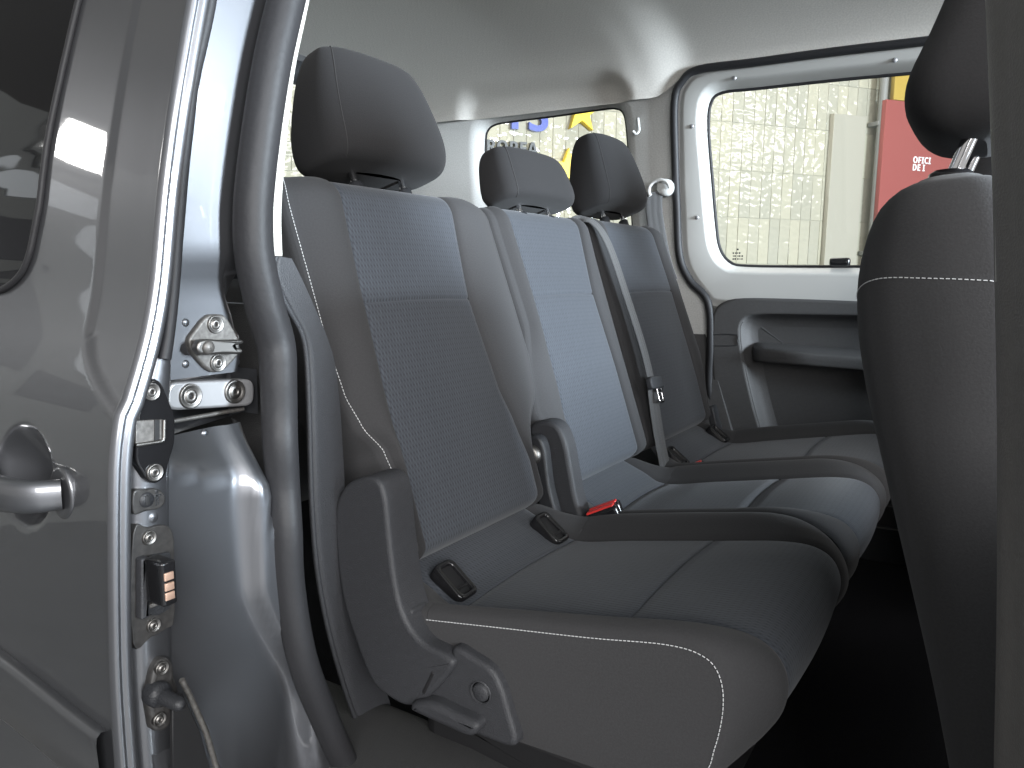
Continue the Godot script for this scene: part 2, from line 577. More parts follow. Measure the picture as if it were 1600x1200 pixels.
# d: outer, inner = (v, z) curves of the two edges (outer has the larger z), seam_o, seam_i = edges of the ribbed centre, top, bottom
func backrest(parent: Node3D, d: Dictionary) -> Node3D:
	var root := node("backrest", parent)
	var wb := -0.095
	var vt: float = d.top
	var vb: float = d.bottom
	var rows := []                                     # (v, k)
	for i in 7:
		var t := PI / 2 * (1.0 - i / 6.0)
		rows.append(Vector2(vb + 0.026 * (1 - sin(t)), 1.0 - 0.55 * (1 - cos(t))))
	var v := vb + 0.034
	while v < vt - 0.05:
		if absf(v - d.cross) > 0.009:
			rows.append(Vector2(v, 1))
		elif absf(v - d.cross) <= 0.0045:
			for q in [-0.007, -0.0035, -0.0015, 0.0, 0.0015, 0.0035, 0.007]:
				rows.append(Vector2(d.cross + q, 1))
		v += 0.009
	for i in 10:
		var t := PI / 2 * i / 9.0
		rows.append(Vector2(vt - 0.045 + 0.045 * sin(t), 1.0 - 0.48 * (1 - cos(t))))
	rows.append(Vector2(vt + 0.001, 0.30))
	rows.append(Vector2(vt - 0.004, 0.12))
	rows.append(Vector2(vt - 0.02, 0.0))
	var tau := [0.0, 0.02, 0.05, 0.1, 0.18, 0.28, 0.4, 0.52, 0.64, 0.75, 0.85, 0.92, 0.97, 1.0]
	var zones := {"outer_side": [], "outer_bolster": [], "center_panel": [], "inner_bolster": [], "inner_side": []}
	var zuv := {"outer_side": [], "outer_bolster": [], "center_panel": [], "inner_bolster": [], "inner_side": []}
	var seam := []
	var hb: float = d.bolster
	var r := 0.015
	for row in rows:
		var vv: float = row.x
		var k: float = row.y
		var zo := interp(d.outer, vv)
		var zi := interp(d.inner, vv)
		var so := interp(d.seam_o, vv)
		var si := interp(d.seam_i, vv)
		# round the upper corners
		var rc := 0.055
		if vv > vt - rc:
			var q := clampf((vv - (vt - rc)) / rc, 0, 1)
			var ins := rc * (1 - sqrt(maxf(0.0, 1 - q * q))) * 0.75
			zo -= ins * d.corner_o
			zi += ins * d.corner_i
			so = minf(so, zo - 0.03)
			si = maxf(si, zi + 0.03)
		var bulge := 0.010 * sin(PI * clampf((vv - vb) / (vt - vb), 0, 1))
		var dv: float = absf(vv - d.cross)
		var pts := {"outer_side": [], "outer_bolster": [], "center_panel": [], "inner_bolster": [], "inner_side": []}
		var edge_w := -0.006
		# sides, from the back round to the middle of the edge
		for s in [0, 1]:
			var ze := zo if s == 0 else zi
			var sg := 1.0 if s == 0 else -1.0
			var a := []
			for q in [wb, -0.08, -0.06, -0.042]:
				a.append(Vector2(ze + sg * 0.004 * sin(PI * (q - wb) / 0.07), q))
			for q in 4:
				var t := PI / 2 * q / 6.0
				a.append(Vector2(ze - sg * r * (1 - cos(t)), edge_w - r + r * sin(t)))
			pts["outer_side" if s == 0 else "inner_side"] = a
			var b := []
			for q in range(3, 7):
				var t := PI / 2 * q / 6.0
				b.append(Vector2(ze - sg * r * (1 - cos(t)), edge_w - r + r * sin(t)))
			var ss := so if s == 0 else si
			for q in range(tau.size() - 2, -1, -1):
				var t: float = tau[q]
				var z := lerpf(ss, ze - sg * r, t)
				var w := hb * sin(PI * pow(t, 0.8)) + edge_w * t * t
				w -= 0.0035 * exp(-pow((z - ss) / 0.0025, 2))
				b.append(Vector2(z, w))
			pts["outer_bolster" if s == 0 else "inner_bolster"] = b
		var c := []
		for q in 25:
			var t := q / 24.0
			t = 0.5 - 0.5 * cos(PI * t) * (0.6 + 0.4 * absf(cos(PI * t)))
			var z := lerpf(so, si, t)
			var w := bulge * sin(PI * t)
			w -= 0.0035 * (exp(-pow((z - so) / 0.003, 2)) + exp(-pow((z - si) / 0.003, 2)))
			w -= 0.0030 * exp(-pow(dv / 0.0022, 2))
			c.append(Vector2(z, w))
		pts["center_panel"] = c
		for zn in zones:
			var line := PackedVector3Array()
			var uv := []
			for p in pts[zn]:
				line.append(bp(p.x, vv, wb + (p.y - wb) * k))
				uv.append(Vector2(p.x, -vv - (1 - k) * 0.06))
			zones[zn].append(line)
			zuv[zn].append(uv)
		if vv > vb + 0.012 and k > 0.55:
			var e: Vector2 = pts["outer_bolster"][1]
			seam.append(bp(e.x - 0.001, vv, wb + (e.y - wb) * k + 0.0008))
	for zn in zones:
		var st := new_st()
		loft(st, zones[zn], false, zuv[zn])
		obj(zn, done(st), d.centre if zn == "center_panel" else d.cloth, root)
	# rear board
	var st := new_st()
	var ra := []
	for i in rows.size():
		var a: Vector3 = zones["outer_side"][i][0]
		var b: Vector3 = zones["inner_side"][i][0]
		ra.append(PackedVector3Array([a, a.lerp(b, 0.5) - BN * 0.006, b]))
	loft(st, ra)
	obj("rear_board", done(st), M.plastic_dark, root)
	if d.get("thread", false):
		var path := PackedVector3Array(seam)
		path.reverse()
		var s := obj("stitching", stitches(path, 0.0046, 0.0030, 0.00052), M.thread, root)
		s.set_meta("kind", "stuff")
	return root

# head restraint: front face towards the front of the van, sections taken upwards
func headrest(parent: Node3D, zc: float, vb: float, h: float, width: float, depth: float, w0: float, top_narrow: float, d_top := 0.62, lean := -0.012) -> void:
	var root := node("headrest", parent)
	var n_rows := 26
	var front := []
	var sides := [[], []]
	var back := []
	var m := 48
	for i in n_rows + 1:
		var t := float(i) / n_rows
		var ang := PI * t
		# squarish rounding at both ends
		var prof := pow(maxf(0.0, sin(ang)), 0.42) if i > 0 and i < n_rows else 0.0
		var cv := signf(cos(ang)) * pow(absf(cos(ang)), 0.62)
		var vv := vb + h * (0.5 - 0.5 * cv)
		var u := (vv - vb) / h
		var nar := clampf((u - 0.15) / 0.85, 0, 1)
		nar = nar * nar * (1.6 - 0.6 * nar)
		var hw := width / 2 * lerpf(1.0, top_narrow, nar) * lerpf(0.80, 1.0, prof)
		var hd := depth / 2 * lerpf(0.12, 1.0, prof) * lerpf(1.0, d_top, u)
		var wc := w0 - depth / 2 * lerpf(1.0, d_top, u) + lean * u
		if i == 0 or i == n_rows:
			hw *= 0.5
			hd *= 0.2
		var ring := PackedVector3Array()
		for k in m:
			var a := TAU * k / m
			var cx := signf(cos(a)) * pow(absf(cos(a)), 0.44)
			var cy := signf(sin(a)) * pow(absf(sin(a)), 0.52)
			# a shallow groove where front and side panels are sewn together
			var g := exp(-pow((a - 0.82) / 0.030, 2)) + exp(-pow((a - (PI - 0.82)) / 0.030, 2))
			var f := 1.0 - 0.030 * g * prof
			ring.append(bp(zc + cx * hw * f, vv, wc + cy * hd * f + (0.006 * (1 - cx * cx) if sin(a) > 0 else 0.0)))
		front.append(ring)
	# split the ring: front panel between the two seams, rest is the cover
	var i0 := int(round(0.82 / TAU * m))
	var i1 := int(round((PI - 0.82) / TAU * m))
	var fr := []
	var rest := []
	for ring in front:
		var a := PackedVector3Array()
		for k in range(i0, i1 + 1):
			a.append(ring[k])
		fr.append(a)
		var b := PackedVector3Array()
		for k in range(i1, i0 + m + 1):
			b.append(ring[k % m])
		rest.append(b)
	var st := new_st()
	loft(st, fr)
	obj("front_panel", done(st), M.cloth_dark, root)
	st = new_st()
	loft(st, rest)
	obj("side_cover", done(st), M.cloth_dark, root)
	for e in [0, i1 - i0]:
		var sp := PackedVector3Array()
		for q in range(2, fr.size() - 2):
			sp.append(fr[q][e])
		st = new_st()
		tube(st, sp, 0.0011, 6)
		obj("seam_piping", done(st), M.thread_dark, root)
	for s in [-1, 1]:
		var pst := new_st()
		tube(pst, PackedVector3Array([bp(zc + s * 0.056, vb - 0.05, w0 - depth * 0.5), bp(zc + s * 0.056, vb + 0.02, w0 - depth * 0.5)]), 0.0058, 12)
		obj("post", done(pst), M.chrome, root)
		pst = new_st()
		var top: float = vb - 0.028
		lathe(pst, p2([0.001, 0.012, 0.009, 0.012, 0.012, 0.009, 0.012, -0.01]), Transform3D(Basis(Vector3(0, 0, 1), BN, BT), bp(zc + s * 0.056, top, w0 - depth * 0.5)), 16)
		obj("post_guide", done(pst), M.plastic_dark, root)

# d: keys of the middle line, keys of the two edge lines, z of edges and seams
func cushion(parent: Node3D, d: Dictionary) -> Node3D:
	var root := node("cushion", parent)
	var per := 6
	var mid := spline2(p2(d.mid), per)
	var eo := spline2(p2(d.edge_o), per)
	var ei := spline2(p2(d.edge_i), per)
	var n := mid.size()
	var zones := {"outer_bolster": [], "center_panel": [], "inner_bolster": []}
	var zuv := {"outer_bolster": [], "center_panel": [], "inner_bolster": []}
	var run := 0.0
	var seam_rows: Array = d.cross_rows
	var tau := [0.0, 0.03, 0.08, 0.16, 0.26, 0.38, 0.5, 0.62, 0.74, 0.85, 0.93, 0.98, 1.0]
	# add rows close to the cross seams
	var ts := []
	for i in n:
		ts.append(float(i))
	for s in seam_rows:
		for q in [-0.16, -0.07, 0.07, 0.16]:
			ts.append(float(s) * per + q)
	ts.sort()
	var last := Vector2.ZERO
	for ti in ts.size():
		var t: float = clampf(ts[ti], 0, n - 1)
		var i := mini(int(t), n - 2)
		var f := t - i
		var c := mid[i].lerp(mid[i + 1], f)
		var o := eo[i].lerp(eo[i + 1], f)
		var q_ := ei[i].lerp(ei[i + 1], f)
		var tg := (mid[mini(i + 2, n - 1)] - mid[maxi(i - 1, 0)]).normalized()
		var nn := Vector2(-tg.y, tg.x)
		var gs := 0.0
		for s in seam_rows:
			gs = maxf(gs, exp(-pow((t - float(s) * per) / 0.09, 2)))
		if ti:
			run += last.distance_to(c)
		last = c
		var line := {"outer_bolster": [], "center_panel": [], "inner_bolster": []}
		for s in [0, 1]:
			var ed := o if s == 0 else q_
			var ze: float = d.z_o if s == 0 else d.z_i
			var zs: float = d.seam_o if s == 0 else d.seam_i
			var a := []
			for u in tau:
				var b: float = d.bolster * pow(sin(PI * pow(u, 0.62)), 0.8)
				var z := lerpf(ze, zs, u)
				var p := ed.lerp(c, u * u * (3 - 2 * u)) + nn * (b - 0.004 * exp(-pow((z - zs) / 0.003, 2)) - 0.002 * gs * 0.0)
				a.append(Vector3(p.x, p.y, z))
			line["outer_bolster" if s == 0 else "inner_bolster"] = a
		var m_ := []
		for u_ in 21:
			var u := u_ / 20.0
			u = 0.5 - 0.5 * cos(PI * u) * (0.6 + 0.4 * absf(cos(PI * u)))
			var z := lerpf(d.seam_o, d.seam_i, u)
			var p := c + nn * (0.006 * sin(PI * u) - 0.004 * (exp(-pow((z - d.seam_o) / 0.003, 2)) + exp(-pow((z - d.seam_i) / 0.003, 2))) - 0.003 * gs)
			m_.append(Vector3(p.x, p.y, z))
		line["center_panel"] = m_
		for zn in zones:
			var uv := []
			for p in line[zn]:
				uv.append(Vector2(p.z, run))
			zones[zn].append(PackedVector3Array(line[zn]))
			zuv[zn].append(uv)
	# split the centre at the crease strip, if asked for
	var cut: int = d.get("strip_row", 0)
	for zn in zones:
		if zn == "center_panel" and cut > 0:
			var at := 0
			for i in ts.size():
				if ts[i] <= float(cut * per):
					at = i
			var st := new_st()
			loft(st, zones[zn].slice(0, at + 1), false, zuv[zn].slice(0, at + 1))
			obj("rear_strip", done(st), d.strip, root)
			st = new_st()
			loft(st, zones[zn].slice(at), false, zuv[zn].slice(at))
			obj("center_panel", done(st), d.centre, root)
		else:
			var st := new_st()
			loft(st, zones[zn], false, zuv[zn])
			obj(zn, done(st), d.centre if zn == "center_panel" else d.cloth, root)
	# side panels
	for s in [0, 1]:
		var e := eo if s == 0 else ei
		var z: float = d.z_o if s == 0 else d.z_i
		var poly := PackedVector2Array()
		for p in e:
			poly.append(p)
		poly.append(Vector2(e[0].x + 0.005, d.low_rear))
		var st := new_st()
		dome(st, poly, z, 0.006 * (1 if s == 0 else -1), Transform3D.IDENTITY, 8, Vector2(-0.38, 0.93))
		obj("side_panel", done(st), d.cloth, root)
	if d.get("thread", false):
		var path := PackedVector3Array()
		for i in range(per * 2, eo.size() - per):
			path.append(Vector3(eo[i].x, eo[i].y - 0.0015, d.z_o + 0.0012))
		var s := obj("stitching", stitches(path, 0.0046, 0.0030, 0.00052), M.thread, root)
		s.set_meta("kind", "stuff")
	return root

# moulded black surround of a child-seat anchor
func anchor_pocket(parent: Node3D, c: Vector3, basis: Basis) -> void:
	var root := node("anchor_pocket", parent, Vector3.ZERO)
	var st := new_st()
	var xf := Transform3D(basis, c + basis.z * 0.006)
	var outer := rect(Vector2.ZERO, 0.040, 0.060, 0.010, 5)
	var inner := rect(Vector2.ZERO, 0.024, 0.045, 0.006, 5)
	var rows := [ring_of(outer, 0, -0.012, xf), ring_of(outer, 0, 0.004, xf), ring_of(outer, 0.002, 0.006, xf), ring_of(inner, -0.002, 0.006, xf), ring_of(inner, 0, 0.004, xf), ring_of(inner, 0, -0.014, xf)]
	loft(st, rows, true)
	obj("surround", done(st), M.gloss_black, root)
	st = new_st()
	var fl := ring_of(inner, 0, 0.0005, xf)
	fan(st, fl)
	obj("recess_floor", done(st), M.black, root)
	st = new_st()
	tube(st, PackedVector3Array([xf * Vector3(-0.0125, -0.012, 0.0015), xf * Vector3(0.0125, -0.012, 0.0015)]), 0.002, 10, Vector3.UP)
	obj("anchor_bar", done(st), M.black, root)

# ---------------------------------------------------------------- seats
const TOP_MID := [-0.650, 0.990, -0.600, 0.970, -0.548, 0.951, -0.45, 0.970, -0.32, 0.996, -0.22, 1.015, -0.172, 1.012, -0.148, 0.988, -0.148, 0.950, -0.175, 0.908, -0.215, 0.876, -0.27, 0.862]

func single_seat() -> void:
	var root := node("single_seat", self)
	tag(root, "single outer rear seat of plain dark grey cloth nearest the open sliding door", "car seat")
	backrest(root, {"top": 0.60, "bottom": 0.050, "cross": 0.411, "bolster": 0.011, "corner_o": 1.0, "corner_i": 0.6, "thread": true,
		"outer": p2([0.0, 0.596, 0.17, 0.598, 0.21, 0.606, 0.245, 0.632, 0.29, 0.648, 0.36, 0.654, 0.60, 0.657]),
		"inner": p2([0.0, 0.255, 0.15, 0.250, 0.19, 0.218, 0.24, 0.176, 0.30, 0.166, 0.60, 0.178]),
		"seam_o": p2([0.0, 0.582, 0.2, 0.578, 0.41, 0.567, 0.60, 0.553]),
		"seam_i": p2([0.0, 0.275, 0.13, 0.268, 0.2, 0.284, 0.26, 0.302, 0.41, 0.317, 0.60, 0.293]),
		"cloth": M.cloth, "centre": M.ribbed})
	headrest(root, 0.420, 0.622, 0.172, 0.272, 0.145, 0.035, 0.76, 0.55)
	cushion(root, {"mid": TOP_MID, "thread": true,
		"edge_o": [-0.60, 0.962, -0.575, 0.966, -0.545, 0.970, -0.45, 0.986, -0.33, 1.006, -0.245, 1.022, -0.207, 1.020, -0.191, 1.003, -0.187, 0.972, -0.193, 0.93, -0.206, 0.898, -0.27, 0.862],
		"edge_i": [-0.60, 0.952, -0.575, 0.957, -0.545, 0.965, -0.45, 0.985, -0.33, 1.008, -0.25, 1.020, -0.205, 1.012, -0.175, 0.988, -0.160, 0.953, -0.185, 0.908, -0.22, 0.876, -0.27, 0.862],
		"z_o": 0.663, "z_i": 0.196, "seam_o": 0.586, "seam_i": 0.268, "bolster": 0.014, "cross_rows": [2, 4], "strip_row": 2, "low_rear": 0.85,
		"cloth": M.cloth, "centre": M.ribbed, "strip": M.ribbed})
	var tilt := Basis(Vector3(0, 0, 1), -0.95)
	var bs := Basis(Vector3(0, 0, -1), Vector3(-0.80, 0.60, 0).normalized(), Vector3(0.60, 0.80, 0).normalized())
	anchor_pocket(root, Vector3(-0.585, 0.967, 0.557), bs)
	anchor_pocket(root, Vector3(-0.582, 0.967, 0.300), bs)
	recliner(root)
	# seat frame under the cushion
	var st := new_st()
	block(st, Vector3(-0.40, 0.80, 0.43), Vector3(0.36, 0.10, 0.40), 0.02)
	for z in [0.30, 0.56]:
		block(st, Vector3(-0.28, 0.715, z), Vector3(0.04, 0.12, 0.03), 0.006)
		block(st, Vector3(-0.54, 0.715, z), Vector3(0.04, 0.12, 0.03), 0.006)
	obj("seat_frame", done(st), M.black, root)
	for q in [[-0.167, 0.9262, 0.47], [-0.1872, 0.8887, 0.3]]:
		st = new_st()
		block(st, Vector3(q[0] - 0.012, q[1] + 0.004, q[2]), Vector3(0.03, 0.024, 0.03), 0.006)
		obj("front_foot", done(st), M.plastic, root)
	st = new_st()
	var rt: Array = [-0.2379, 0.8578, 0.6]
	block(st, Vector3(rt[0], rt[1] - 0.012, rt[2]), Vector3(0.012, 0.03, 0.004), 0.0015)
	obj("red_pull_tab", done(st), M.red_plastic, root)

func recliner(root: Node3D) -> void:
	var arm := node("hinge_cover", root)
	var st := new_st()
	var o := spline2(p2([-0.6675, 1.0827, -0.6614, 1.1056, -0.6438, 1.1269, -0.6136, 1.1395, -0.5936, 1.1364, -0.5841, 1.1156, -0.5798, 1.0791, -0.5736, 1.0334, -0.5653, 0.9958, -0.551, 0.9693, -0.5282, 0.9534, -0.5004, 0.9487, -0.4859, 0.9405, -0.4968, 0.9201, -0.5268, 0.8837, -0.5541, 0.8667, -0.5841, 0.8685, -0.6128, 0.8829, -0.6413, 0.9353, -0.6585, 0.9812, -0.6667, 1.0377]), 5, true)
	plate(st, o, 0.690, 0.642, 0.006, Transform3D.IDENTITY, 5)
	obj("arm_shell", done(st), M.plastic, arm)
	st = new_st()
	var low := spline2(p2([-0.5196, 0.9174, -0.4991, 0.9315, -0.4918, 0.9555, -0.4633, 0.9513, -0.439, 0.9432, -0.4253, 0.9247, -0.415, 0.8978, -0.4063, 0.8703, -0.4145, 0.8597, -0.4452, 0.858, -0.4992, 0.8598, -0.542, 0.8633, -0.542, 0.874]), 5, true)
	plate(st, low, 0.682, 0.645, 0.006)
	obj("foot_shell", done(st), M.plastic, arm)
	st = new_st()
	var lev := spline2(p2([-0.5383, 0.8816, -0.5117, 0.8902, -0.4796, 0.888, -0.4504, 0.8853, -0.4469, 0.8757, -0.4591, 0.8653, -0.4932, 0.866, -0.5307, 0.8679, -0.5423, 0.8705]), 5, true)
	plate(st, lev, 0.700, 0.660, 0.008)
	var lever := obj("release_lever", done(st), M.plastic, arm)
	lever.set_meta("label", "long release lever at the foot of the hinge cover")
	st = new_st()
	var cp: Array = [-0.453, 0.9131]
	lathe(st, p2([0.0005, 0.0022, 0.0088, 0.002, 0.0100, 0.0008, 0.0106, -0.0015, 0.0120, -0.0015, 0.013, 0.0012, 0.0138, -0.003]), Transform3D(Basis.IDENTITY, Vector3(cp[0], cp[1], 0.6835)), 28)
	obj("round_cap", done(st), M.plastic, arm)
	# clip that holds the cover to the cushion frame
	st = new_st()
	var cl: Array = [-0.5659, 0.9698]
	block(st, Vector3(cl[0], cl[1], 0.662), Vector3(0.020, 0.026, 0.034), 0.006)
	obj("cover_clip", done(st), M.plastic, arm)
	st = new_st()
	var sl: Array = [-0.5217, 0.9069]
	block(st, Vector3(sl[0], sl[1], 0.684), Vector3(0.004, 0.034, 0.014), 0.001, Basis(Vector3(0, 0, 1), -0.45))
	obj("slot", done(st), M.black, arm)
func bench() -> void:
	var root := node("double_bench", self)
	tag(root, "double rear bench with blue tinted ribbed centres beyond the single seat", "car seat")
	backrest(root, {"top": 0.595, "bottom": 0.050, "cross": 0.411, "bolster": 0.009, "corner_o": 0.5, "corner_i": 0.0,
		"outer": p2([0.0, 0.158, 0.16, 0.170, 0.20, 0.205, 0.26, 0.196, 0.36, 0.162, 0.60, 0.176]),
		"inner": p2([0.0, -0.216, 0.60, -0.222]),
		"seam_o": p2([0.0, 0.146, 0.12, 0.132, 0.24, 0.118, 0.41, 0.120, 0.60, 0.130]),
		"seam_i": p2([0.0, -0.150, 0.24, -0.149, 0.41, -0.138, 0.60, -0.166]),
		"cloth": M.cloth, "centre": M.ribbed})
	backrest(root, {"top": 0.600, "bottom": 0.050, "cross": 0.411, "bolster": 0.010, "corner_o": 0.0, "corner_i": 1.0,
		"outer": p2([0.0, -0.219, 0.60, -0.225]),
		"inner": p2([0.0, -0.628, 0.10, -0.640, 0.17, -0.690, 0.23, -0.712, 0.30, -0.704, 0.41, -0.690, 0.60, -0.676]),
		"seam_o": p2([0.0, -0.285, 0.41, -0.280, 0.60, -0.296]),
		"seam_i": p2([0.0, -0.598, 0.2, -0.612, 0.41, -0.604, 0.60, -0.584]),
		"cloth": M.cloth, "centre": M.ribbed})
	headrest(root, -0.020, 0.602, 0.106, 0.272, 0.105, 0.030, 0.90, 0.72)
	headrest(root, -0.446, 0.628, 0.180, 0.268, 0.145, 0.035, 0.76, 0.55)
	var e := [-0.60, 0.952, -0.575, 0.957, -0.545, 0.965, -0.45, 0.985, -0.33, 1.008, -0.25, 1.022, -0.195, 1.016, -0.160, 0.990, -0.160, 0.953, -0.185, 0.908, -0.22, 0.876, -0.27, 0.862]
	cushion(root, {"mid": TOP_MID, "edge_o": e, "edge_i": e, "z_o": 0.192, "z_i": -0.215, "seam_o": 0.126, "seam_i": -0.140, "bolster": 0.012,
		"cross_rows": [2, 4], "strip_row": 2, "low_rear": 0.84, "cloth": M.cloth, "centre": M.ribbed, "strip": M.ribbed})
	cushion(root, {"mid": TOP_MID, "edge_o": e, "edge_i": e, "z_o": -0.219, "z_i": -0.700, "seam_o": -0.288, "seam_i": -0.610, "bolster": 0.012,
		"cross_rows": [2, 4], "strip_row": 2, "low_rear": 0.84, "cloth": M.cloth, "centre": M.ribbed, "strip": M.ribbed})
	var bs := Basis(Vector3(0, 0, -1), Vector3(-0.80, 0.60, 0).normalized(), Vector3(0.60, 0.80, 0).normalized())
	anchor_pocket(root, Vector3(-0.585, 0.967, -0.290), bs)
	anchor_pocket(root, Vector3(-0.585, 0.967, -0.600), bs)
	# hinge cover between the two seats
	var hc := node("hinge_cover", root)
	var st := new_st()
	var o := spline2(p2([-0.6773, 1.1114, -0.6516, 1.1257, -0.6236, 1.1222, -0.6055, 1.0952, -0.5946, 1.0518, -0.5835, 1.0028, -0.57, 0.9563, -0.6042, 0.9303, -0.6228, 0.9673, -0.6498, 1.0323, -0.6688, 1.0757]), 5, true)
	plate(st, o, 0.206, 0.172, 0.008)
	obj("arm_shell", done(st), M.plastic, hc)
	st = new_st()
	var o2 := spline2(p2([-0.666, 1.0925, -0.6483, 1.1037, -0.6328, 1.0856, -0.6214, 1.02, -0.608, 0.9771, -0.5997, 0.9379, -0.6273, 0.9324, -0.641, 0.9827, -0.6573, 1.037]), 5, true)
	plate(st, o2, 0.232, 0.212, 0.005)
	obj("inner_shell", done(st), M.plastic_dark, hc)
	st = new_st()
	lathe(st, p2([0.001, 0.012, 0.014, 0.012, 0.018, 0.008, 0.018, 0.0]), Transform3D(Basis.IDENTITY, Vector3(-0.655, 1.07, 0.232)))
	obj("hinge_pin", done(st), M.steel, hc)
	st = new_st()
	var h2 := spline2(p2([-0.6326, 1.0217, -0.6191, 1.0301, -0.6066, 0.9896, -0.5902, 0.9391, -0.6, 0.9273, -0.6196, 0.9706]), 4, true)
	plate(st, h2, -0.655, -0.69, 0.004)
	obj("hinge_arm", done(st), M.plastic, root)
	st = new_st()
	block(st, Vector3(-0.40, 0.80, -0.25), Vector3(0.36, 0.10, 0.80), 0.02)
	for z in [0.10, -0.25, -0.60]:
		block(st, Vector3(-0.28, 0.715, z), Vector3(0.04, 0.12, 0.03), 0.006)
		block(st, Vector3(-0.54, 0.715, z), Vector3(0.04, 0.12, 0.03), 0.006)
	obj("seat_frame", done(st), M.black, root)

# front seat seen from behind and the side; built round its own middle plane, then placed
func front_seat(called: String, zc: float, label: String) -> void:
	var root := node(called, self)
	tag(root, label, "car seat", "front seats")
	# side outline of the backrest in x, y
	var back_line := spline2(p2([-0.072, 1.462, -0.098, 1.438, -0.110, 1.39, -0.108, 1.34, -0.096, 1.28, -0.073, 1.20, -0.047, 1.11, -0.022, 1.02, 0.0, 0.93, 0.02, 0.84]), 4)
	var front_line := spline2(p2([-0.010, 1.466, 0.020, 1.45, 0.045, 1.40, 0.060, 1.34, 0.072, 1.27, 0.085, 1.18, 0.10, 1.09, 0.12, 1.0, 0.14, 0.92, 0.15, 0.84]), 4)
	var rows := []
	var hw_key := p2([0.0, 0.150, 0.05, 0.185, 0.15, 0.205, 0.35, 0.222, 0.6, 0.228, 1.0, 0.222])
	var n := back_line.size()
	for i in n:
		var a := back_line[i]
		var b := front_line[i]
		var hw := interp(hw_key, float(i) / (n - 1))
		var ring := PackedVector3Array()
		var c := (a + b) / 2
		for k in 56:
			var t := TAU * k / 56
			var cx := signf(cos(t)) * pow(absf(cos(t)), 0.55)
			var cz := signf(sin(t)) * pow(absf(sin(t)), 0.38)
			var p := c + (b - c) * cx
			ring.append(Vector3(p.x, p.y, zc + cz * hw))
		rows.append(ring)
	# close the top with smaller rings
	var top := []
	for s in [[0.0, 0.012], [0.35, 0.011], [0.62, 0.009], [0.82, 0.005], [0.94, 0.002]]:
		var ring := PackedVector3Array()
		var c := Vector3.ZERO
		for p in rows[0]:
			c += p / rows[0].size()
		for p in rows[0]:
			var q: Vector3 = c + (p - c) * s[0]
			if s[0] > 0.9:
				q = c + (p - c) * 0.93
			ring.append(q + Vector3(-0.002, s[1], 0))
		top.append(ring)
	var bk := node("backrest", root)
	var st := new_st()
	loft(st, top + rows.slice(0, 10), true)
	obj("shoulder_panel", done(st), M.cloth, bk)
	st = new_st()
	loft(st, rows.slice(9), true)
	obj("back_cover", done(st), M.cloth, bk)
	# sewn line below the shoulder
	var path := PackedVector3Array()
	for k in range(2, 27):
		var f := 9.0 + 2.2 * pow(absf(k - 17.0) / 10.0, 2.0)
		var ra: PackedVector3Array = rows[int(f)]
		var rb: PackedVector3Array = rows[int(f) + 1]
		var q := ra[k].lerp(rb[k], f - floor(f))
		path.append(q + (q - Vector3(-0.03, q.y, zc)).normalized() * 0.0006)
	var s := obj("stitching", stitches(path, 0.0042, 0.0027, 0.00045), M.thread, bk)
	s.set_meta("kind", "stuff")
	# head restraint with chrome posts
	var hd := node("headrest", root)
	var hr := []
	var hl := spline2(p2([-0.030, 1.506, -0.068, 1.510, -0.088, 1.53, -0.091, 1.56, -0.076, 1.60, -0.055, 1.655, -0.03, 1.685, 0.0, 1.695]), 5)
	var hf := spline2(p2([-0.020, 1.506, 0.010, 1.514, 0.030, 1.53, 0.040, 1.56, 0.050, 1.60, 0.052, 1.655, 0.035, 1.685, 0.005, 1.696]), 5)
	for i in hl.size():
		var t := float(i) / (hl.size() - 1)
		var hw := 0.125 * pow(maxf(0.0, sin(PI * (0.06 + 0.88 * t))), 0.45)
		var c := (hl[i] + hf[i]) / 2
		var ring := PackedVector3Array()
		for k in 40:
			var a := TAU * k / 40
			var cx := signf(cos(a)) * pow(absf(cos(a)), 0.6)
			var cz := signf(sin(a)) * pow(absf(sin(a)), 0.5)
			var p := c + (hf[i] - c) * cx
			ring.append(Vector3(p.x, p.y, zc + cz * hw))
		hr.append(ring)
	st = new_st()
	loft(st, hr, true)
	fan(st, hr[0], 3)
	fan(st, hr[hr.size() - 1], 4)
	obj("pad", done(st), M.cloth_dark, hd)
	for q in [-1, 1]:
		st = new_st()
		tube(st, p3([-0.046, 1.44, zc + q * 0.062, -0.044, 1.475, zc + q * 0.062, -0.036, 1.50, zc + q * 0.062, -0.026, 1.53, zc + q * 0.062]), 0.0066, 14)
		obj("post", done(st), M.chrome, hd)
		st = new_st()
		lathe(st, p2([0.0005, 0.006, 0.014, 0.006, 0.0185, 0.003, 0.0195, -0.002, 0.018, -0.008]), Transform3D(Basis(Vector3(0, 0, 1), Vector3(1, 0.03, 0).normalized(), Vector3(-0.03, 1, 0).normalized()), Vector3(-0.046, 1.474, zc + q * 0.062)), 22)
		obj("post_guide", done(st), M.gloss_black, hd)
	# cushion, mostly below the picture
	st = new_st()
	block(st, Vector3(0.36, 0.93, zc), Vector3(0.52, 0.15, 0.46), 0.05)
	obj("cushion", done(st), M.cloth, root)
	st = new_st()
	block(st, Vector3(0.34, 0.76, zc), Vector3(0.40, 0.19, 0.36), 0.02)
	obj("seat_base", done(st), M.black, root)

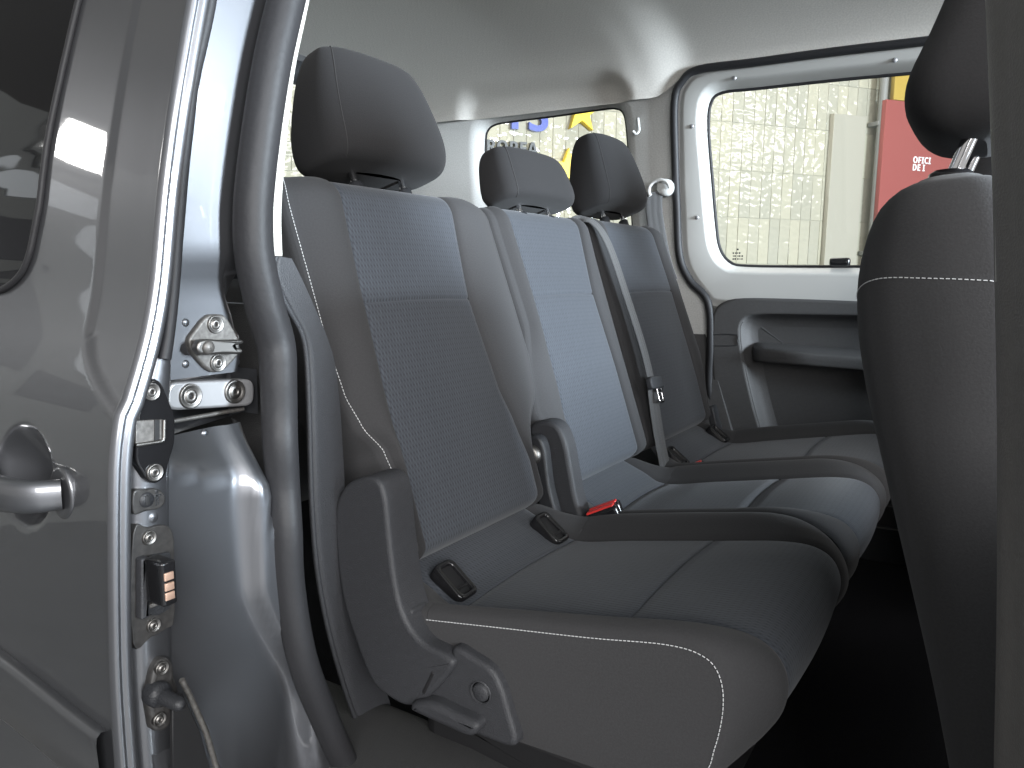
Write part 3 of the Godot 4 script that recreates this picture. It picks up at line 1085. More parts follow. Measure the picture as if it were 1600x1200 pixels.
# ---------------------------------------------------------------- belts
func flat_belt(path: PackedVector3Array, width: float, thick: float, up: Vector3) -> ArrayMesh:
	var st := new_st()
	var prof := PackedVector2Array()
	# three shallow lengthwise ridges
	for k in 17:
		var t := -1.0 + 2.0 * k / 16
		prof.append(Vector2(t * width / 2, thick / 2 * (1.0 + 0.9 * absf(cos(t * PI * 1.5))) * (1.0 if absf(t) < 0.99 else 0.4)))
	for k in 5:
		var t := 1.0 - 2.0 * k / 4
		prof.append(Vector2(t * width / 2, -thick / 2))
	sweep(st, path, prof, up)
	return done(st)

func belts() -> void:
	# centre belt: over the top of the backrest and down to the tongue
	var root := node("seat_belt", self)
	tag(root, "grey lap and shoulder belt hanging down beside the blue middle backrest", "seat belt", "rear seat belts")
	var cpts := [[921, 343, -0.075], [924, 352, 0.010], [938, 378, 0.022], [960, 435, 0.022], [980, 500, 0.024], [1000, 560, 0.026], [1014, 608, 0.030]]
	var path := p3([-0.850, 1.460, -0.215, -0.832, 1.484, -0.218, -0.800, 1.500, -0.222, -0.768, 1.488, -0.226, -0.735, 1.440, -0.229, -0.690, 1.330, -0.231, -0.650, 1.225, -0.232, -0.628, 1.158, -0.229])
	obj("webbing", flat_belt(spline3(path, 6), 0.029, 0.0016, Vector3(0.9, 0.4, 0.1)), M.webbing, root)
	var low := p3([-0.626, 1.150, -0.232, -0.618, 1.09, -0.236, -0.606, 1.03, -0.236, -0.590, 0.975, -0.230, -0.580, 0.94, -0.225])
	obj("lap_webbing", flat_belt(spline3(low, 6), 0.036, 0.0016, Vector3(0.9, 0.3, 0.25)), M.webbing, root)
	var st := new_st()
	var bas := Basis(Vector3(-0.10, 0.05, 1).normalized(), Vector3(-0.30, 0.95, 0).normalized(), Vector3(0.95, 0.30, 0.1).normalized()).orthonormalized()
	plate(st, rect(Vector2.ZERO, 0.062, 0.028, 0.010), 0.007, -0.005, 0.004, Transform3D(bas, Vector3(-0.617, 1.146, -0.231)))
	obj("tongue_grip", done(st), M.plastic, root)
	st = new_st()
	var txf := Transform3D(bas, Vector3(-0.608, 1.120, -0.240))
	var outer := rect(Vector2.ZERO, 0.024, 0.038, 0.005)
	var inner := rect(Vector2(0, -0.004), 0.012, 0.018, 0.003)
	loft(st, [ring_of(inner, 0, 0.0012, txf), ring_of(outer, 0, 0.0012, txf), ring_of(outer, 0, -0.0012, txf), ring_of(inner, 0, -0.0012, txf), ring_of(inner, 0, 0.0012, txf)], true)
	obj("tongue_plate", done(st), M.chrome, root)
	# far belt on the pillar
	var far := node("seat_belt_001", self)
	tag(far, "dark belt running down the light far pillar behind the outer backrest", "seat belt", "rear seat belts")
	var fp: Array = [-0.7945, 1.6165, -0.8203, 1.6042, -0.8205, 1.553, -0.8095, 1.4838, -0.7946, 1.4138, -0.7758, 1.3611]
	var pp := PackedVector3Array()
	for i in range(2, fp.size(), 2):
		pp.append(Vector3(fp[i], fp[i + 1], -0.765 + 0.1083 * (fp[i + 1] - 1.31) + 0.045))
	obj("webbing", flat_belt(spline3(pp, 5), 0.046, 0.002, Vector3(0.5, 0, 1)), M.webbing, far)
	st = new_st()
	var g := Vector3(fp[0], fp[1], -0.765 + 0.1083 * (fp[1] - 1.31) + 0.03)
	lathe(st, p2([0.001, 0.016, 0.016, 0.015, 0.021, 0.010, 0.023, 0.003, 0.023, -0.016]), Transform3D(Basis.IDENTITY, g), 24)
	obj("guide_boss", done(st), M.lining_light, far)
	st = new_st()
	var gp := PackedVector3Array()
	for k in 17:
		var t := -0.6 + PI * 1.15 * k / 16
		gp.append(g + Vector3(-0.008 + cos(t) * -0.030, sin(t) * 0.026 - 0.008, 0.022))
	tube(st, gp, 0.005, 10)
	obj("guide_loop", done(st), M.lining_light, far)

func buckle(called: String, at: Vector3, turn: float, s: float, label: String, twin: bool) -> void:
	var root := node(called, self, at)
	tag(root, label, "belt buckle", "red rear belt buckles")
	root.rotation = Vector3(0, turn, 0.45)
	root.scale = Vector3.ONE * s
	for k in (2 if twin else 1):
		var off := Vector3(0, 0, -0.020 * k)
		var st := new_st()
		block(st, Vector3(0, 0.006, 0) + off, Vector3(0.056, 0.022, 0.019), 0.005)
		obj("housing", done(st), M.gloss_black, root)
		st = new_st()
		block(st, Vector3(0.002, 0.0165, 0) + off, Vector3(0.044, 0.006, 0.0125), 0.0025)
		obj("release_button", done(st), M.red_plastic, root)

# ---------------------------------------------------------------- van shell
func wz(y: float, off := 0.0) -> float:
	return -0.765 + 0.1083 * (y - 1.31) + off

func wp(q: Vector2, off := 0.0) -> Vector3:
	return Vector3(q.x, q.y, wz(q.y, off))

func van() -> void:
	var root := node("van_shell", self)
	tag(root, "grey van body with pale headliner, painted door jamb and side windows around the seats", "van")
	left_side(root)
	roof(root)
	tail(root)
	jamb(root)
	floor_and_sills(root)
	pillar_b(root)

func left_side(root: Node3D) -> void:
	# painted frame of the far sliding door, with its window
	var outer := PackedVector2Array()
	outer.append_array(spline2(p2([-0.1856, 1.9066, -0.3843, 1.9053, -0.5665, 1.9048, -0.7039, 1.9029, -0.7419, 1.8821, -0.7611, 1.8376, -0.7586, 1.6897, -0.7523, 1.5541, -0.7442, 1.4323, -0.716, 1.3689, -0.6661, 1.3097]), 4))
	outer.append_array(p2([-0.60, 1.300, 0.0, 1.302, 0.22, 1.305, 0.25, 1.50, 0.22, 1.90]))
	var hole := spline2(p2([-0.1918, 1.8527, -0.3871, 1.8571, -0.5731, 1.8583, -0.6598, 1.8583, -0.6904, 1.8359, -0.6965, 1.7718, -0.684, 1.6386, -0.6716, 1.5195, -0.6598, 1.4537, -0.6306, 1.4155, -0.578, 1.4053, -0.3655, 1.4046, -0.2603, 1.4052]), 4)
	hole.append_array(p2([0.08, 1.42, 0.11, 1.45, 0.11, 1.82, 0.08, 1.85]))
	var c := Vector2(-0.28, 1.63)
	var grow := func(a: PackedVector2Array, k: float) -> PackedVector2Array:
		var o := PackedVector2Array()
		var r := ring_of(a, -k, 0, Transform3D.IDENTITY)
		for p in r:
			o.append(Vector2(p.x, p.y))
		return o
	var st := new_st()
	frame_plate(st, grow.call(outer, 0.014), [[grow.call(outer, 0.002), 0.0], [grow.call(outer, -0.005), 0.005], [grow.call(outer, -0.010), 0.006], [grow.call(outer, -0.013), 0.006], [grow.call(hole, 0.024), 0.006], [grow.call(hole, 0.020), 0.005], [grow.call(hole, 0.016), 0.001], [grow.call(hole, 0.012), -0.006], [grow.call(hole, 0.008), -0.015], [grow.call(hole, 0.004), -0.024], [grow.call(hole, 0.002), -0.030], [hole, -0.034]], c, func(q, d): return wp(q, d), 220)
	var dr := node("far_sliding_door", root)
	obj("painted_frame", done(st), M.paint_lit, dr)
	# black seal of the glass, pane
	var seal := PackedVector3Array()
	for q in hole:
		seal.append(wp(q, -0.034))
	seal.append(seal[0])
	st = new_st()
	tube(st, seal, 0.005, 8)
	obj("glass_seal", done(st), M.rubber, dr)
	st = new_st()
	var ring := PackedVector3Array()
	for q in hole:
		ring.append(wp(q, -0.036))
	fan(st, ring)
	obj("pane", done(st), M.pane, dr)
	# print in the corner of the glass
	var mk: Array = [-0.6099, 1.4327]
	st = new_st()
	var rng := RandomNumberGenerator.new()
	rng.seed = 5
	for k in 14:
		var q := Vector2(mk[0] + (k % 5 - 2) * 0.006 + rng.randf_range(-0.001, 0.001), mk[1] + (k / 5 - 1) * 0.008)
		block(st, wp(q, -0.0335), Vector3(0.004, rng.randf_range(0.002, 0.005), 0.0006), 0.0002)
	block(st, wp(Vector2(mk[0], mk[1] + 0.018), -0.0335), Vector3(0.005, 0.004, 0.0006), 0.0002)
	var pr := obj("glass_print", done(st), M.greasy_plastic, dr)
	pr.set_meta("kind", "stuff")
	# plugs in the painted frame
	for q in [[-0.7287, 1.7731], [-0.7122, 1.5358], [-0.6178, 1.8804], [-0.2465, 1.8765]]:
		st = new_st()
		lathe(st, p2([0.0005, 0.003, 0.003, 0.0028, 0.0055, 0.001, 0.006, -0.001]), Transform3D(Basis.IDENTITY, wp(Vector2(q[0], q[1]), 0.006)), 14)
		obj("plug", done(st), M.spot_weld_paint, dr)
	# dark blocks added at the lower rail for an unidentified black object outside
	for q in [[-0.3458, 1.4127], [-0.2714, 1.4161]]:
		st = new_st()
		block(st, wp(Vector2(q[0], q[1] + 0.004), -0.022), Vector3(0.05, 0.022, 0.02), 0.008)
		obj("added_dark_block", done(st), M.gloss_black, dr)
	# rubber seal round the door opening
	var lp := PackedVector3Array()
	for q in spline2(p2([0.0011, 1.9064, -0.1857, 1.9079, -0.3846, 1.911, -0.5666, 1.9108, -0.7092, 1.9114, -0.7543, 1.8882, -0.7754, 1.8391, -0.7731, 1.6907, -0.7671, 1.5546, -0.7591, 1.4323, -0.7289, 1.3652, -0.6769, 1.3058, -0.6679, 1.1838, -0.67, 1.0729, -0.6534, 0.9614]), 5):
		lp.append(wp(q, 0.010))
	st = new_st()
	tube(st, lp, 0.0105, 10)
	obj("door_opening_seal", done(st), M.rubber, root)
	# dark door trim with pocket
	var panel := node("door_trim", dr)
	var po := PackedVector2Array()
	po.append_array(spline2(p2([-0.2415, 1.3189, -0.4485, 1.3212, -0.5816, 1.3193, -0.6337, 1.3074, -0.6618, 1.2747, -0.6641, 1.1849, -0.6588, 1.0753, -0.6417, 0.9267]), 4))
	po.append_array(p2([-0.60, 0.80, 0.20, 0.80, 0.20, 1.315]))
	var pk := spline2(p2([-0.2278, 1.2841, -0.4173, 1.28, -0.5494, 1.275, -0.58, 1.2563, -0.5862, 1.2242, -0.5757, 1.1535, -0.5502, 1.047, -0.5231, 0.9543]), 4)
	pk.append_array(p2([-0.48, 0.87, 0.10, 0.86, 0.12, 0.90, 0.12, 1.24, 0.10, 1.272]))
	st = new_st()
	frame_plate(st, po, [[grow.call(po, -0.002), 0.004], [grow.call(po, -0.005), 0.006], [grow.call(po, -0.009), 0.006], [grow.call(pk, 0.008), 0.006], [grow.call(pk, 0.004), 0.006], [grow.call(pk, 0.001), 0.004], [pk, 0.0], [grow.call(pk, -0.004), -0.020], [grow.call(pk, -0.010), -0.036], [grow.call(pk, -0.020), -0.046], [grow.call(pk, -0.035), -0.050]], Vector2(-0.2, 1.08), func(q, d): return wp(q, d + 0.008), 200)
	obj("trim_face", done(st), M.plastic_panel, panel)
	st = new_st()
	var fl := PackedVector3Array()
	for q in grow.call(pk, -0.03):
		fl.append(wp(q, -0.042))
	fan(st, fl)
	obj("pocket_back", done(st), M.plastic_panel, panel)
	# thin raised piping round the pocket
	var pl := PackedVector3Array()
	for i in range(12, pk.size() - 5):
		pl.append(wp(pk[i], 0.008))
	st = new_st()
	tube(st, pl, 0.0035, 8)
	obj("pocket_rim", done(st), M.plastic_panel, panel)
	# arm rest ledge across the pocket
	st = new_st()
	var prof := spline2(p2([-0.045, 1.195, -0.030, 1.193, 0.005, 1.186, 0.020, 1.182, 0.026, 1.176, 0.026, 1.158, 0.022, 1.148, 0.0, 1.144, -0.045, 1.140]), 3)
	var rows := []
	for x in [-0.560, -0.556, -0.545, -0.52, -0.40, -0.2, 0.0, 0.118]:
		var row := PackedVector3Array()
		var k := clampf((x + 0.562) / 0.04, 0.0, 1.0)
		for q in prof:
			row.append(Vector3(x, q.y + (x + 0.4) * -0.02, wz(q.y, lerpf(-0.045, q.x, sqrt(k)))))
		rows.append(row)
	loft(st, rows)
	obj("arm_rest", done(st), M.plastic_panel, panel)
	# slot of the blind clip
	st = new_st()
	var sp: Array = [-0.6639, 1.2158, -0.5961, 1.2193, -0.5923, 1.2035, -0.5955, 1.1892, -0.6634, 1.1851]
	var line := PackedVector3Array()
	for q in spline2(p2(sp), 3):
		line.append(wp(q, 0.0145))
	tube(st, line, 0.0012, 6)
	obj("clip_cover_edge", done(st), M.plastic_dark, panel)
	# rear side trim with the quarter window
	var so := p2([-1.84, 1.20, -1.84, 1.96, -0.70, 1.96])
	so.append_array(p2([-0.7645, 1.8055, -0.764, 1.6901, -0.7597, 1.5543, -0.7516, 1.4323, -0.7252, 1.3617, -0.6696, 1.3007]))
	so.append_array(p2([-0.66, 1.20]))
	var qh := PackedVector2Array()
	qh.append_array(spline2(p2([-1.4233, 1.6378, -1.4255, 1.7171, -1.4206, 1.7909, -1.4111, 1.8248, -1.3809, 1.8413, -1.3144, 1.8449, -1.1566, 1.847, -1.0094, 1.8508, -0.9653, 1.8482, -0.9418, 1.8305, -0.9327, 1.7745, -0.9261, 1.6691, -0.9196, 1.5344]), 4))
	var qb: Vector2 = qh[qh.size() - 1]
	var qa: Vector2 = qh[0]
	qh.append_array(PackedVector2Array([Vector2(qb.x + 0.01, 1.42), Vector2(qb.x - 0.01, 1.40), Vector2(qa.x + 0.02, 1.40), Vector2(qa.x, 1.42)]))
	st = new_st()
	frame_plate(st, so, [[grow.call(qh, 0.040), 0.004], [grow.call(qh, 0.025), 0.0], [grow.call(qh, 0.010), -0.012], [grow.call(qh, 0.003), -0.028], [qh, -0.036]], Vector2(-1.16, 1.62), func(q, d): return wp(q, d), 200)
	var qt := node("rear_side_trim", root)
	obj("trim_face", done(st), M.lining_light, qt)
	st = new_st()
	ring = PackedVector3Array()
	for q in qh:
		ring.append(wp(q, -0.037))
	fan(st, ring)
	obj("pane", done(st), M.pane, qt)
	ring.append(ring[0])
	st = new_st()
	tube(st, ring, 0.004, 8)
	obj("glass_seal", done(st), M.rubber, qt)
	# coat hook
	var hk: Array = [-0.8804, 1.8063, -0.8768, 1.7876, -0.875, 1.7723, -0.8827, 1.7645, -0.8902, 1.7719]
	st = new_st()
	var hp := PackedVector3Array()
	for i in range(0, hk.size(), 2):
		hp.append(wp(Vector2(hk[i], hk[i + 1]), 0.012 + 0.012 * i / 8.0))
	tube(st, spline3(hp, 4), 0.004, 10)
	obj("coat_hook", done(st), M.lining_light, qt)
	# dark lower lining beside the seat and up to the sill
	st = new_st()
	plate(st, p2([-1.80, 0.62, 0.9, 0.62, 0.9, 0.80, -0.55, 0.80, -0.70, 1.26, -1.80, 1.26]), -0.775, -0.80, 0.002)
	obj("lower_lining", done(st), M.plastic_panel, root)
	# outer skin below the windows keeps daylight out
	st = new_st()
	plate(st, p2([-1.85, 0.35, 1.2, 0.35, 1.2, 1.30, -1.85, 1.30]), -0.872, -0.88, 0.002)
	obj("left_outer_skin", done(st), M.paint, root)
	# bright edge of the sill plate
	st = new_st()
	tube(st, p3([-0.36, 0.748, -0.742, -0.208, 0.751, -0.741, -0.054, 0.756, -0.741, 0.3, 0.765, -0.741]), 0.0022, 6)
	obj("sill_edge", done(st), M.steel, root)
	st = new_st()
	plate(st, round_poly(p2([-0.40, 0.66, 0.6, 0.66, 0.6, 0.76, -0.40, 0.745]), 0.004), -0.742, -0.774, 0.003)
	obj("sill_cover", done(st), M.plastic_dark, root)

func roof(root: Node3D) -> void:
	# headliner: sections across the van, from behind the windscreen to the tailgate
	var st := new_st()
	var rows := []
	for xi in 151:
		var x := lerpf(0.95, -1.82, xi / 150.0)
		var tail_t := clampf((-x - 1.15) / 0.65, 0, 1)
		var crown := 2.035 - 0.055 * pow(tail_t, 1.6) - 0.03 * pow(clampf((x - 0.2) / 0.8, 0, 1), 2)
		# edge drops to the door head, lower over the quarter window
		var row := PackedVector3Array()
		for k in 91:
			var q0 := -1.0 + 2.0 * k / 90
			var t := q0 * (1.5 - 0.5 * q0 * q0)
			var z := t * 0.700
			var low := 1.912
			if t < 0:
				var q := clampf((-x - 0.72) / 0.12, 0, 1)
				q = q * q * (3 - 2 * q)
				low = lerpf(1.912, 1.853, q)
			var y := low + (crown - low) * pow(maxf(0.0, 1.0 - pow(absf(t), 3.6)), 0.55)
			if t < 0:
				z = lerpf(0.0, wz(low, 0.004), -t)
				# moulded recess round the quarter window
				var e := Vector2(absf(x + 1.185) - 0.275 + 0.07, y - 1.918 + 0.07)
				var sd := Vector2(maxf(e.x, 0.0), maxf(e.y, 0.0)).length() + minf(maxf(e.x, e.y), 0.0) - 0.07
				var out := clampf((sd + 0.022) / 0.044, 0, 1)
				out = out * out * (3 - 2 * out)
				z += 0.024 * out * clampf((-t - 0.5) / 0.3, 0, 1) * clampf((-x - 0.76) / 0.14, 0, 1)
			row.append(Vector3(x, y, z))
		rows.append(row)
	loft(st, rows)
	obj("headliner", done(st), M.headliner, root)
	st = new_st()
	plate(st, p2([-1.9, -0.80, 1.0, -0.80, 1.0, 0.80, -1.9, 0.80]), 2.075, 2.060, 0.004, Transform3D(Basis(Vector3(1, 0, 0), Vector3(0, 0, 1), Vector3(0, 1, 0)), Vector3.ZERO))
	obj("roof_skin", done(st), M.paint, root)

func tail(root: Node3D) -> void:
	# tailgate with window
	var tg := node("tailgate", root)
	var st := new_st()
	var f := func(q: Vector2, d: float) -> Vector3: return Vector3(-1.80 + 0.10 * (q.y - 1.30) + d, q.y, q.x)
	var outer := p2([-0.80, 0.62, 0.80, 0.62, 0.80, 2.04, -0.80, 2.04])
	var hole := round_poly(p2([-0.62, 1.42, 0.62, 1.42, 0.58, 1.905, -0.58, 1.905]), 0.07)
	var grow := func(a: PackedVector2Array, k: float) -> PackedVector2Array:
		var o := PackedVector2Array()
		for p in ring_of(a, -k, 0, Transform3D.IDENTITY):
			o.append(Vector2(p.x, p.y))
		return o
	frame_plate(st, outer, [[grow.call(hole, 0.065), 0.0]], Vector2(0, 1.65), f, 120)
	obj("tail_trim", done(st), M.plastic_panel, tg)
	st = new_st()
	frame_plate(st, grow.call(hole, 0.065), [[grow.call(hole, 0.05), 0.012], [grow.call(hole, 0.006), 0.012], [hole, -0.01]], Vector2(0, 1.65), f, 120)
	obj("window_surround", done(st), M.plastic_dark, tg)
	st = new_st()
	var ring := PackedVector3Array()
	for q in hole:
		ring.append(f.call(q, -0.012))
	fan(st, ring)
	obj("pane", done(st), M.pane, tg)

func jamb_in(y: float) -> float:
	# where the rubber seal meets the jamb
	return interp(SEAL_ZY, y) + 0.002

func jamb_x(z: float, y: float) -> float:
	# painted rear jamb of the open door: flat behind the striker, standing out lower down, turned outwards above
	var brk := interp(p2([0.74, 1.150, 0.80, 1.146, 0.87, 1.175, 0.94, 1.205]), z)
	var t := clampf((1.250 - y) / maxf(0.02, 1.250 - brk), 0, 1)
	var x := -0.690 + 0.050 * t
	# dark channel beside the seal, behind striker and hinge
	var ch := clampf((y - 1.115) / 0.03, 0, 1) * clampf((1.385 - y) / 0.05, 0, 1)
	x -= 0.045 * ch * pow(clampf(1.0 - (z - jamb_in(y)) / 0.022, 0, 1), 0.6)
	# the strip beside the seal faces outwards
	var edge := interp(p2([0.6, 0.76, 0.90, 0.80, 1.05, 0.858, 1.3, 0.862]), y)
	x += minf(0.018, 0.75 * maxf(0.0, edge - z) * clampf((edge - z) / 0.02, 0.2, 1.0)) * t
	# upper pillar
	var u := clampf((y - 1.355) / 0.05, 0, 1)
	u = u * u * (3 - 2 * u)
	x += u * (0.012 - 0.075 * (z - jamb_in(y)))
	# dished foot
	x += 0.10 * pow(clampf((0.98 - y) / 0.2, 0, 1.5), 2) * clampf((z - 0.80) / 0.1, 0, 1)
	return x

var SEAL_ZY := PackedVector2Array()

func jamb(root: Node3D) -> void:
	var jb := node("door_jamb", root)
	var sl := p3([-0.655, 1.7042, 0.7321, -0.655, 1.6544, 0.7498, -0.655, 1.5924, 0.7695, -0.655, 1.5257, 0.7857, -0.655, 1.4599, 0.7984, -0.655, 1.4208, 0.8018, -0.655, 1.388, 0.8, -0.655, 1.3425, 0.7894, -0.655, 1.2991, 0.7764] + [-0.645, 1.2587, 0.7842] + [-0.628, 1.2071, 0.7995, -0.628, 1.1506, 0.7974] + [-0.62, 1.1035, 0.802, -0.62, 1.038, 0.8001] + [-0.615, 0.9532, 0.7894, -0.615, 0.8687, 0.7592, -0.615, 0.7834, 0.7238, -0.615, 0.7103, 0.6891])
	for q in spline3(sl, 4):
		SEAL_ZY.append(Vector2(q.y, q.z))
	SEAL_ZY.reverse()
	# slot for the hinge plate, in z and y on the jamb
	var s0: Array = [0.8836, 1.2729, 0.7805, 1.2688, 0.7829, 1.2141, 0.8863, 1.2264]
	var sz := Vector2(minf(s0[2], s0[4]), 0.94)
	var sy := Vector2((s0[5] + s0[7]) / 2, (s0[1] + s0[3]) / 2)
	var ys := []
	var y := 0.66
	while y < 1.80:
		ys.append(y)
		y += 0.0125
	ys.append(sy.x); ys.append(sy.y)
	ys.sort()
	var st := new_st()
	for band in [[0.0, sy.x, false], [sy.x, sy.y, true], [sy.y, 9.0, false]]:
		var rows := []
		for yy in ys:
			if yy >= band[0] and yy <= band[1]:
				var row := PackedVector3Array()
				var za := jamb_in(yy)
				var zb: float = sz.x if band[2] else minf(0.985, lz(yy) - 0.035)
				for k in 41:
					var zz := lerpf(za, zb, k / 40.0)
					row.append(Vector3(jamb_x(zz, yy), yy, zz))
				rows.append(row)
		loft(st, rows)
	obj("painted_panel", done(st), M.paint, jb)
	# dark slot box
	st = new_st()
	var box := [[sy.x, sy.y]]
	loft(st, [p3([jamb_x(sz.x, sy.x), sy.x, sz.x, jamb_x(0.94, sy.x), sy.x, 0.94]), p3([-0.76, sy.x, sz.x, -0.76, sy.x, 0.94]), p3([-0.76, sy.y, sz.x, -0.76, sy.y, 0.94]), p3([jamb_x(sz.x, sy.y), sy.y, sz.x, jamb_x(0.94, sy.y), sy.y, 0.94])])
	tri(st, Vector3(-0.69, sy.x, sz.x), Vector3(-0.69, sy.y, sz.x), Vector3(-0.76, sy.y, sz.x))
	tri(st, Vector3(-0.69, sy.x, sz.x), Vector3(-0.76, sy.y, sz.x), Vector3(-0.76, sy.x, sz.x))
	obj("slot_lining", done(st), M.paint, jb)
	var xz := Transform3D(Basis(Vector3(0, 0, 1), Vector3(0, 1, 0), Vector3(-1, 0, 0)), Vector3.ZERO)   # local x to the outside, local -z to the front
	var face := func(front_x: float) -> Transform3D: return Transform3D(Basis(Vector3(0, 0, 1), Vector3(0, 1, 0), Vector3(1, 0, 0)), Vector3(front_x, 0, 0))
	# hinge plate in the slot
	var hp := node("roller_hinge", jb)
	st = new_st()
	plate(st, round_poly(p2([0.8908, 1.2693, 0.7851, 1.2608, 0.7865, 1.2308, 0.8925, 1.2406]), 0.012), 0.0, -0.014, 0.003, face.call(-0.688))
	obj("hinge_plate", done(st), M.spot_weld_paint, hp)
	for q in [[0.8666, 1.2521], [0.8128, 1.25]]:
		bolt(hp, Vector3(-0.6875, q[1], q[0]), 0.0130, true)
	st = new_st()
	tube(st, p3([-0.70, sy.x + 0.007, sz.x + 0.012, -0.70, sy.x + 0.006, 0.96]), 0.0025, 6)
	obj("roller_track", done(st), M.worn_steel, hp)
	# striker plate above it
	var sk := node("striker", jb)
	st = new_st()
	plate(st, round_poly(p2([0.8496, 1.3302, 0.8418, 1.3345, 0.8248, 1.3338, 0.8187, 1.3275, 0.8066, 1.3078, 0.8058, 1.2911, 0.8261, 1.2751, 0.8389, 1.273, 0.8494, 1.2788, 0.8662, 1.2987, 0.8685, 1.3105]), 0.008), 0.0, -0.006, 0.0025, face.call(-0.684))
	obj("striker_plate", done(st), M.worn_steel, sk)
	for q in [[0.8362, 1.3238], [0.8352, 1.2836]]:
		bolt(sk, Vector3(-0.6838, q[1], q[0]), 0.0095, true)
	st = new_st()
	plate(st, spline2(p2([0.8701, 1.3033, 0.8661, 1.3094, 0.8564, 1.3107, 0.8367, 1.3081, 0.8161, 1.3073, 0.8146, 1.3032, 0.826, 1.3013, 0.8157, 1.2972, 0.8184, 1.2927, 0.839, 1.2944, 0.8603, 1.2948, 0.8682, 1.2981]), 4, true), 0.0, -0.008, 0.0025, face.call(-0.668))
	obj("striker_hook", done(st), M.steel, sk)
	var rv: Array = [0.8576, 1.3023]
	st = new_st()
	lathe(st, p2([0.0005, 0.004, 0.005, 0.0035, 0.0068, 0.0015, 0.0072, -0.008, 0.0072, -0.02]), Transform3D(Basis(Vector3(0, 0, 1), Vector3(0, 1, 0), Vector3(1, 0, 0)), Vector3(-0.668, rv[1], rv[0])), 18)
	obj("rivet", done(st), M.worn_steel, sk)
	# steel edge and a black sheet for the shade in the gap beside the door's foot
	st = new_st()
	plate(st, p2([0.953, 0.9921, 0.9427, 0.987, 0.9273, 0.9433, 0.9142, 0.8783, 0.9581, 0.9048]), 0.0, -0.004, 0.001, face.call(-0.612))
	obj("foot_gap_shade", done(st), M.black, jb)
	st = new_st()
	tube(st, p3([-0.61, 1.0032, 0.9445, -0.61, 0.9781, 0.9351, -0.61, 0.9384, 0.9219, -0.61, 0.8752, 0.9077]), 0.0028, 8)
	obj("flange_edge", done(st), M.worn_steel, jb)
	# weld dimples
	for q in [[0.8662, 1.3269], [0.8026, 1.3253], [0.8685, 1.285], [0.8014, 1.2807], [0.8664, 1.2154], [0.8156, 1.2103]]:
		st = new_st()
		var jx := jamb_x(q[0], q[1])
		lathe(st, p2([0.0005, 0.0016, 0.0022, 0.0014, 0.0042, 0.0004, 0.0046, -0.001]), Transform3D(Basis(Vector3(0, 0, 1), Vector3(0, 1, 0), Vector3(1, 0, 0)), Vector3(jx, q[1], q[0])), 12)
		obj("weld_dimple", done(st), M.paint, jb)
	# rubber seal on the flange
	st = new_st()
	var sp := spline3(sl, 6)
	var sc := PackedFloat32Array()
	for i in sp.size():
		sc.append(interp(p2([0.0, 0.95, 0.45, 1.05, 0.7, 0.85, 1.0, 0.75]), float(i) / sp.size()))
	sweep(st, sp, spline2(p2([-0.021, -0.012, -0.012, 0.010, 0.0, 0.017, 0.012, 0.015, 0.021, 0.004, 0.020, -0.012]), 4, true), Vector3(1, 0, 0), true, sc)
	obj("door_seal", done(st), M.rubber, root)
	# pale lining edge inside the seal
	st = new_st()
	var cl := spline3(p3([-0.672, 1.7157, 0.7068, -0.672, 1.658, 0.7237, -0.672, 1.6009, 0.7412, -0.672, 1.5456, 0.7531, -0.672, 1.4773, 0.7638, -0.672, 1.4365, 0.7682, -0.672, 1.3955, 0.7682]), 5)
	sweep(st, cl, oval(Vector2.ZERO, 0.009, 0.012, 12), Vector3(1, 0, 0))
	obj("pillar_lining", done(st), M.lining_cream, root)
	# dark lower trim between seal and seat
	st = new_st()
	var tr := p2([0.7681, 1.3954, 0.7726, 1.3734, 0.7542, 1.3396, 0.7348, 1.3099, 0.7282, 1.28, 0.7264, 1.2198, 0.7266, 1.1587, 0.7258, 1.0961, 0.7193, 1.0141, 0.7009, 0.9241, 0.6699, 0.8227, 0.6379, 0.7434])
	var tr2 := p2([0.7485, 1.3931, 0.7344, 1.3706, 0.7163, 1.3384, 0.6974, 1.3016, 0.6859, 1.2685, 0.6791, 1.2129, 0.6755, 1.1482, 0.6719, 1.0818, 0.6629, 0.9949, 0.6413, 0.9125, 0.6105, 0.8305, 0.5827, 0.7519])
	var a := spline2(tr, 4)
	var b := spline2(tr2, 4)
	var rows := []
	for i in a.size():
		var row := PackedVector3Array()
		for k in 13:
			var t := k / 12.0
			var q := a[i].lerp(b[i], t)
			var bulge := 0.004 * minf(1.0, t * 8.0) 
			row.append(Vector3(-0.668 + bulge - (0.004 if k == 0 else 0.0), q.y, q.x))
		rows.append(row)
	loft(st, rows)
	obj("lower_trim", done(st), M.plastic, root)
	var tp := PackedVector3Array()
	for i in a.size():
		tp.append(Vector3(-0.667, a[i].y, a[i].x))
	st = new_st()
	tube(st, tp, 0.0032, 8)
	obj("trim_edge", done(st), M.plastic, root)
	# closing panel behind the trim
	st = new_st()
	plate(st, p2([-1.80, 0.62, -0.70, 0.62, -0.70, 1.34, -1.80, 1.34]), 0.72, 0.74, 0.002)
	obj("right_lower_lining", done(st), M.plastic_panel, root)
	# near side behind the seat: pillar and quarter window surround
	st = new_st()
	var f2 := func(q: Vector2, d: float) -> Vector3: return Vector3(q.x, q.y, 0.775 - 0.13 * (q.y - 1.30) + d)
	frame_plate(st, p2([-1.82, 1.30, -0.76, 1.30, -0.80, 1.96, -1.82, 1.96]), [[round_poly(p2([-1.45, 1.44, -0.95, 1.44, -0.97, 1.84, -1.42, 1.84]), 0.06), 0.0]], Vector2(-1.2, 1.62), f2, 64)
	obj("right_side_trim", done(st), M.lining_light, root)

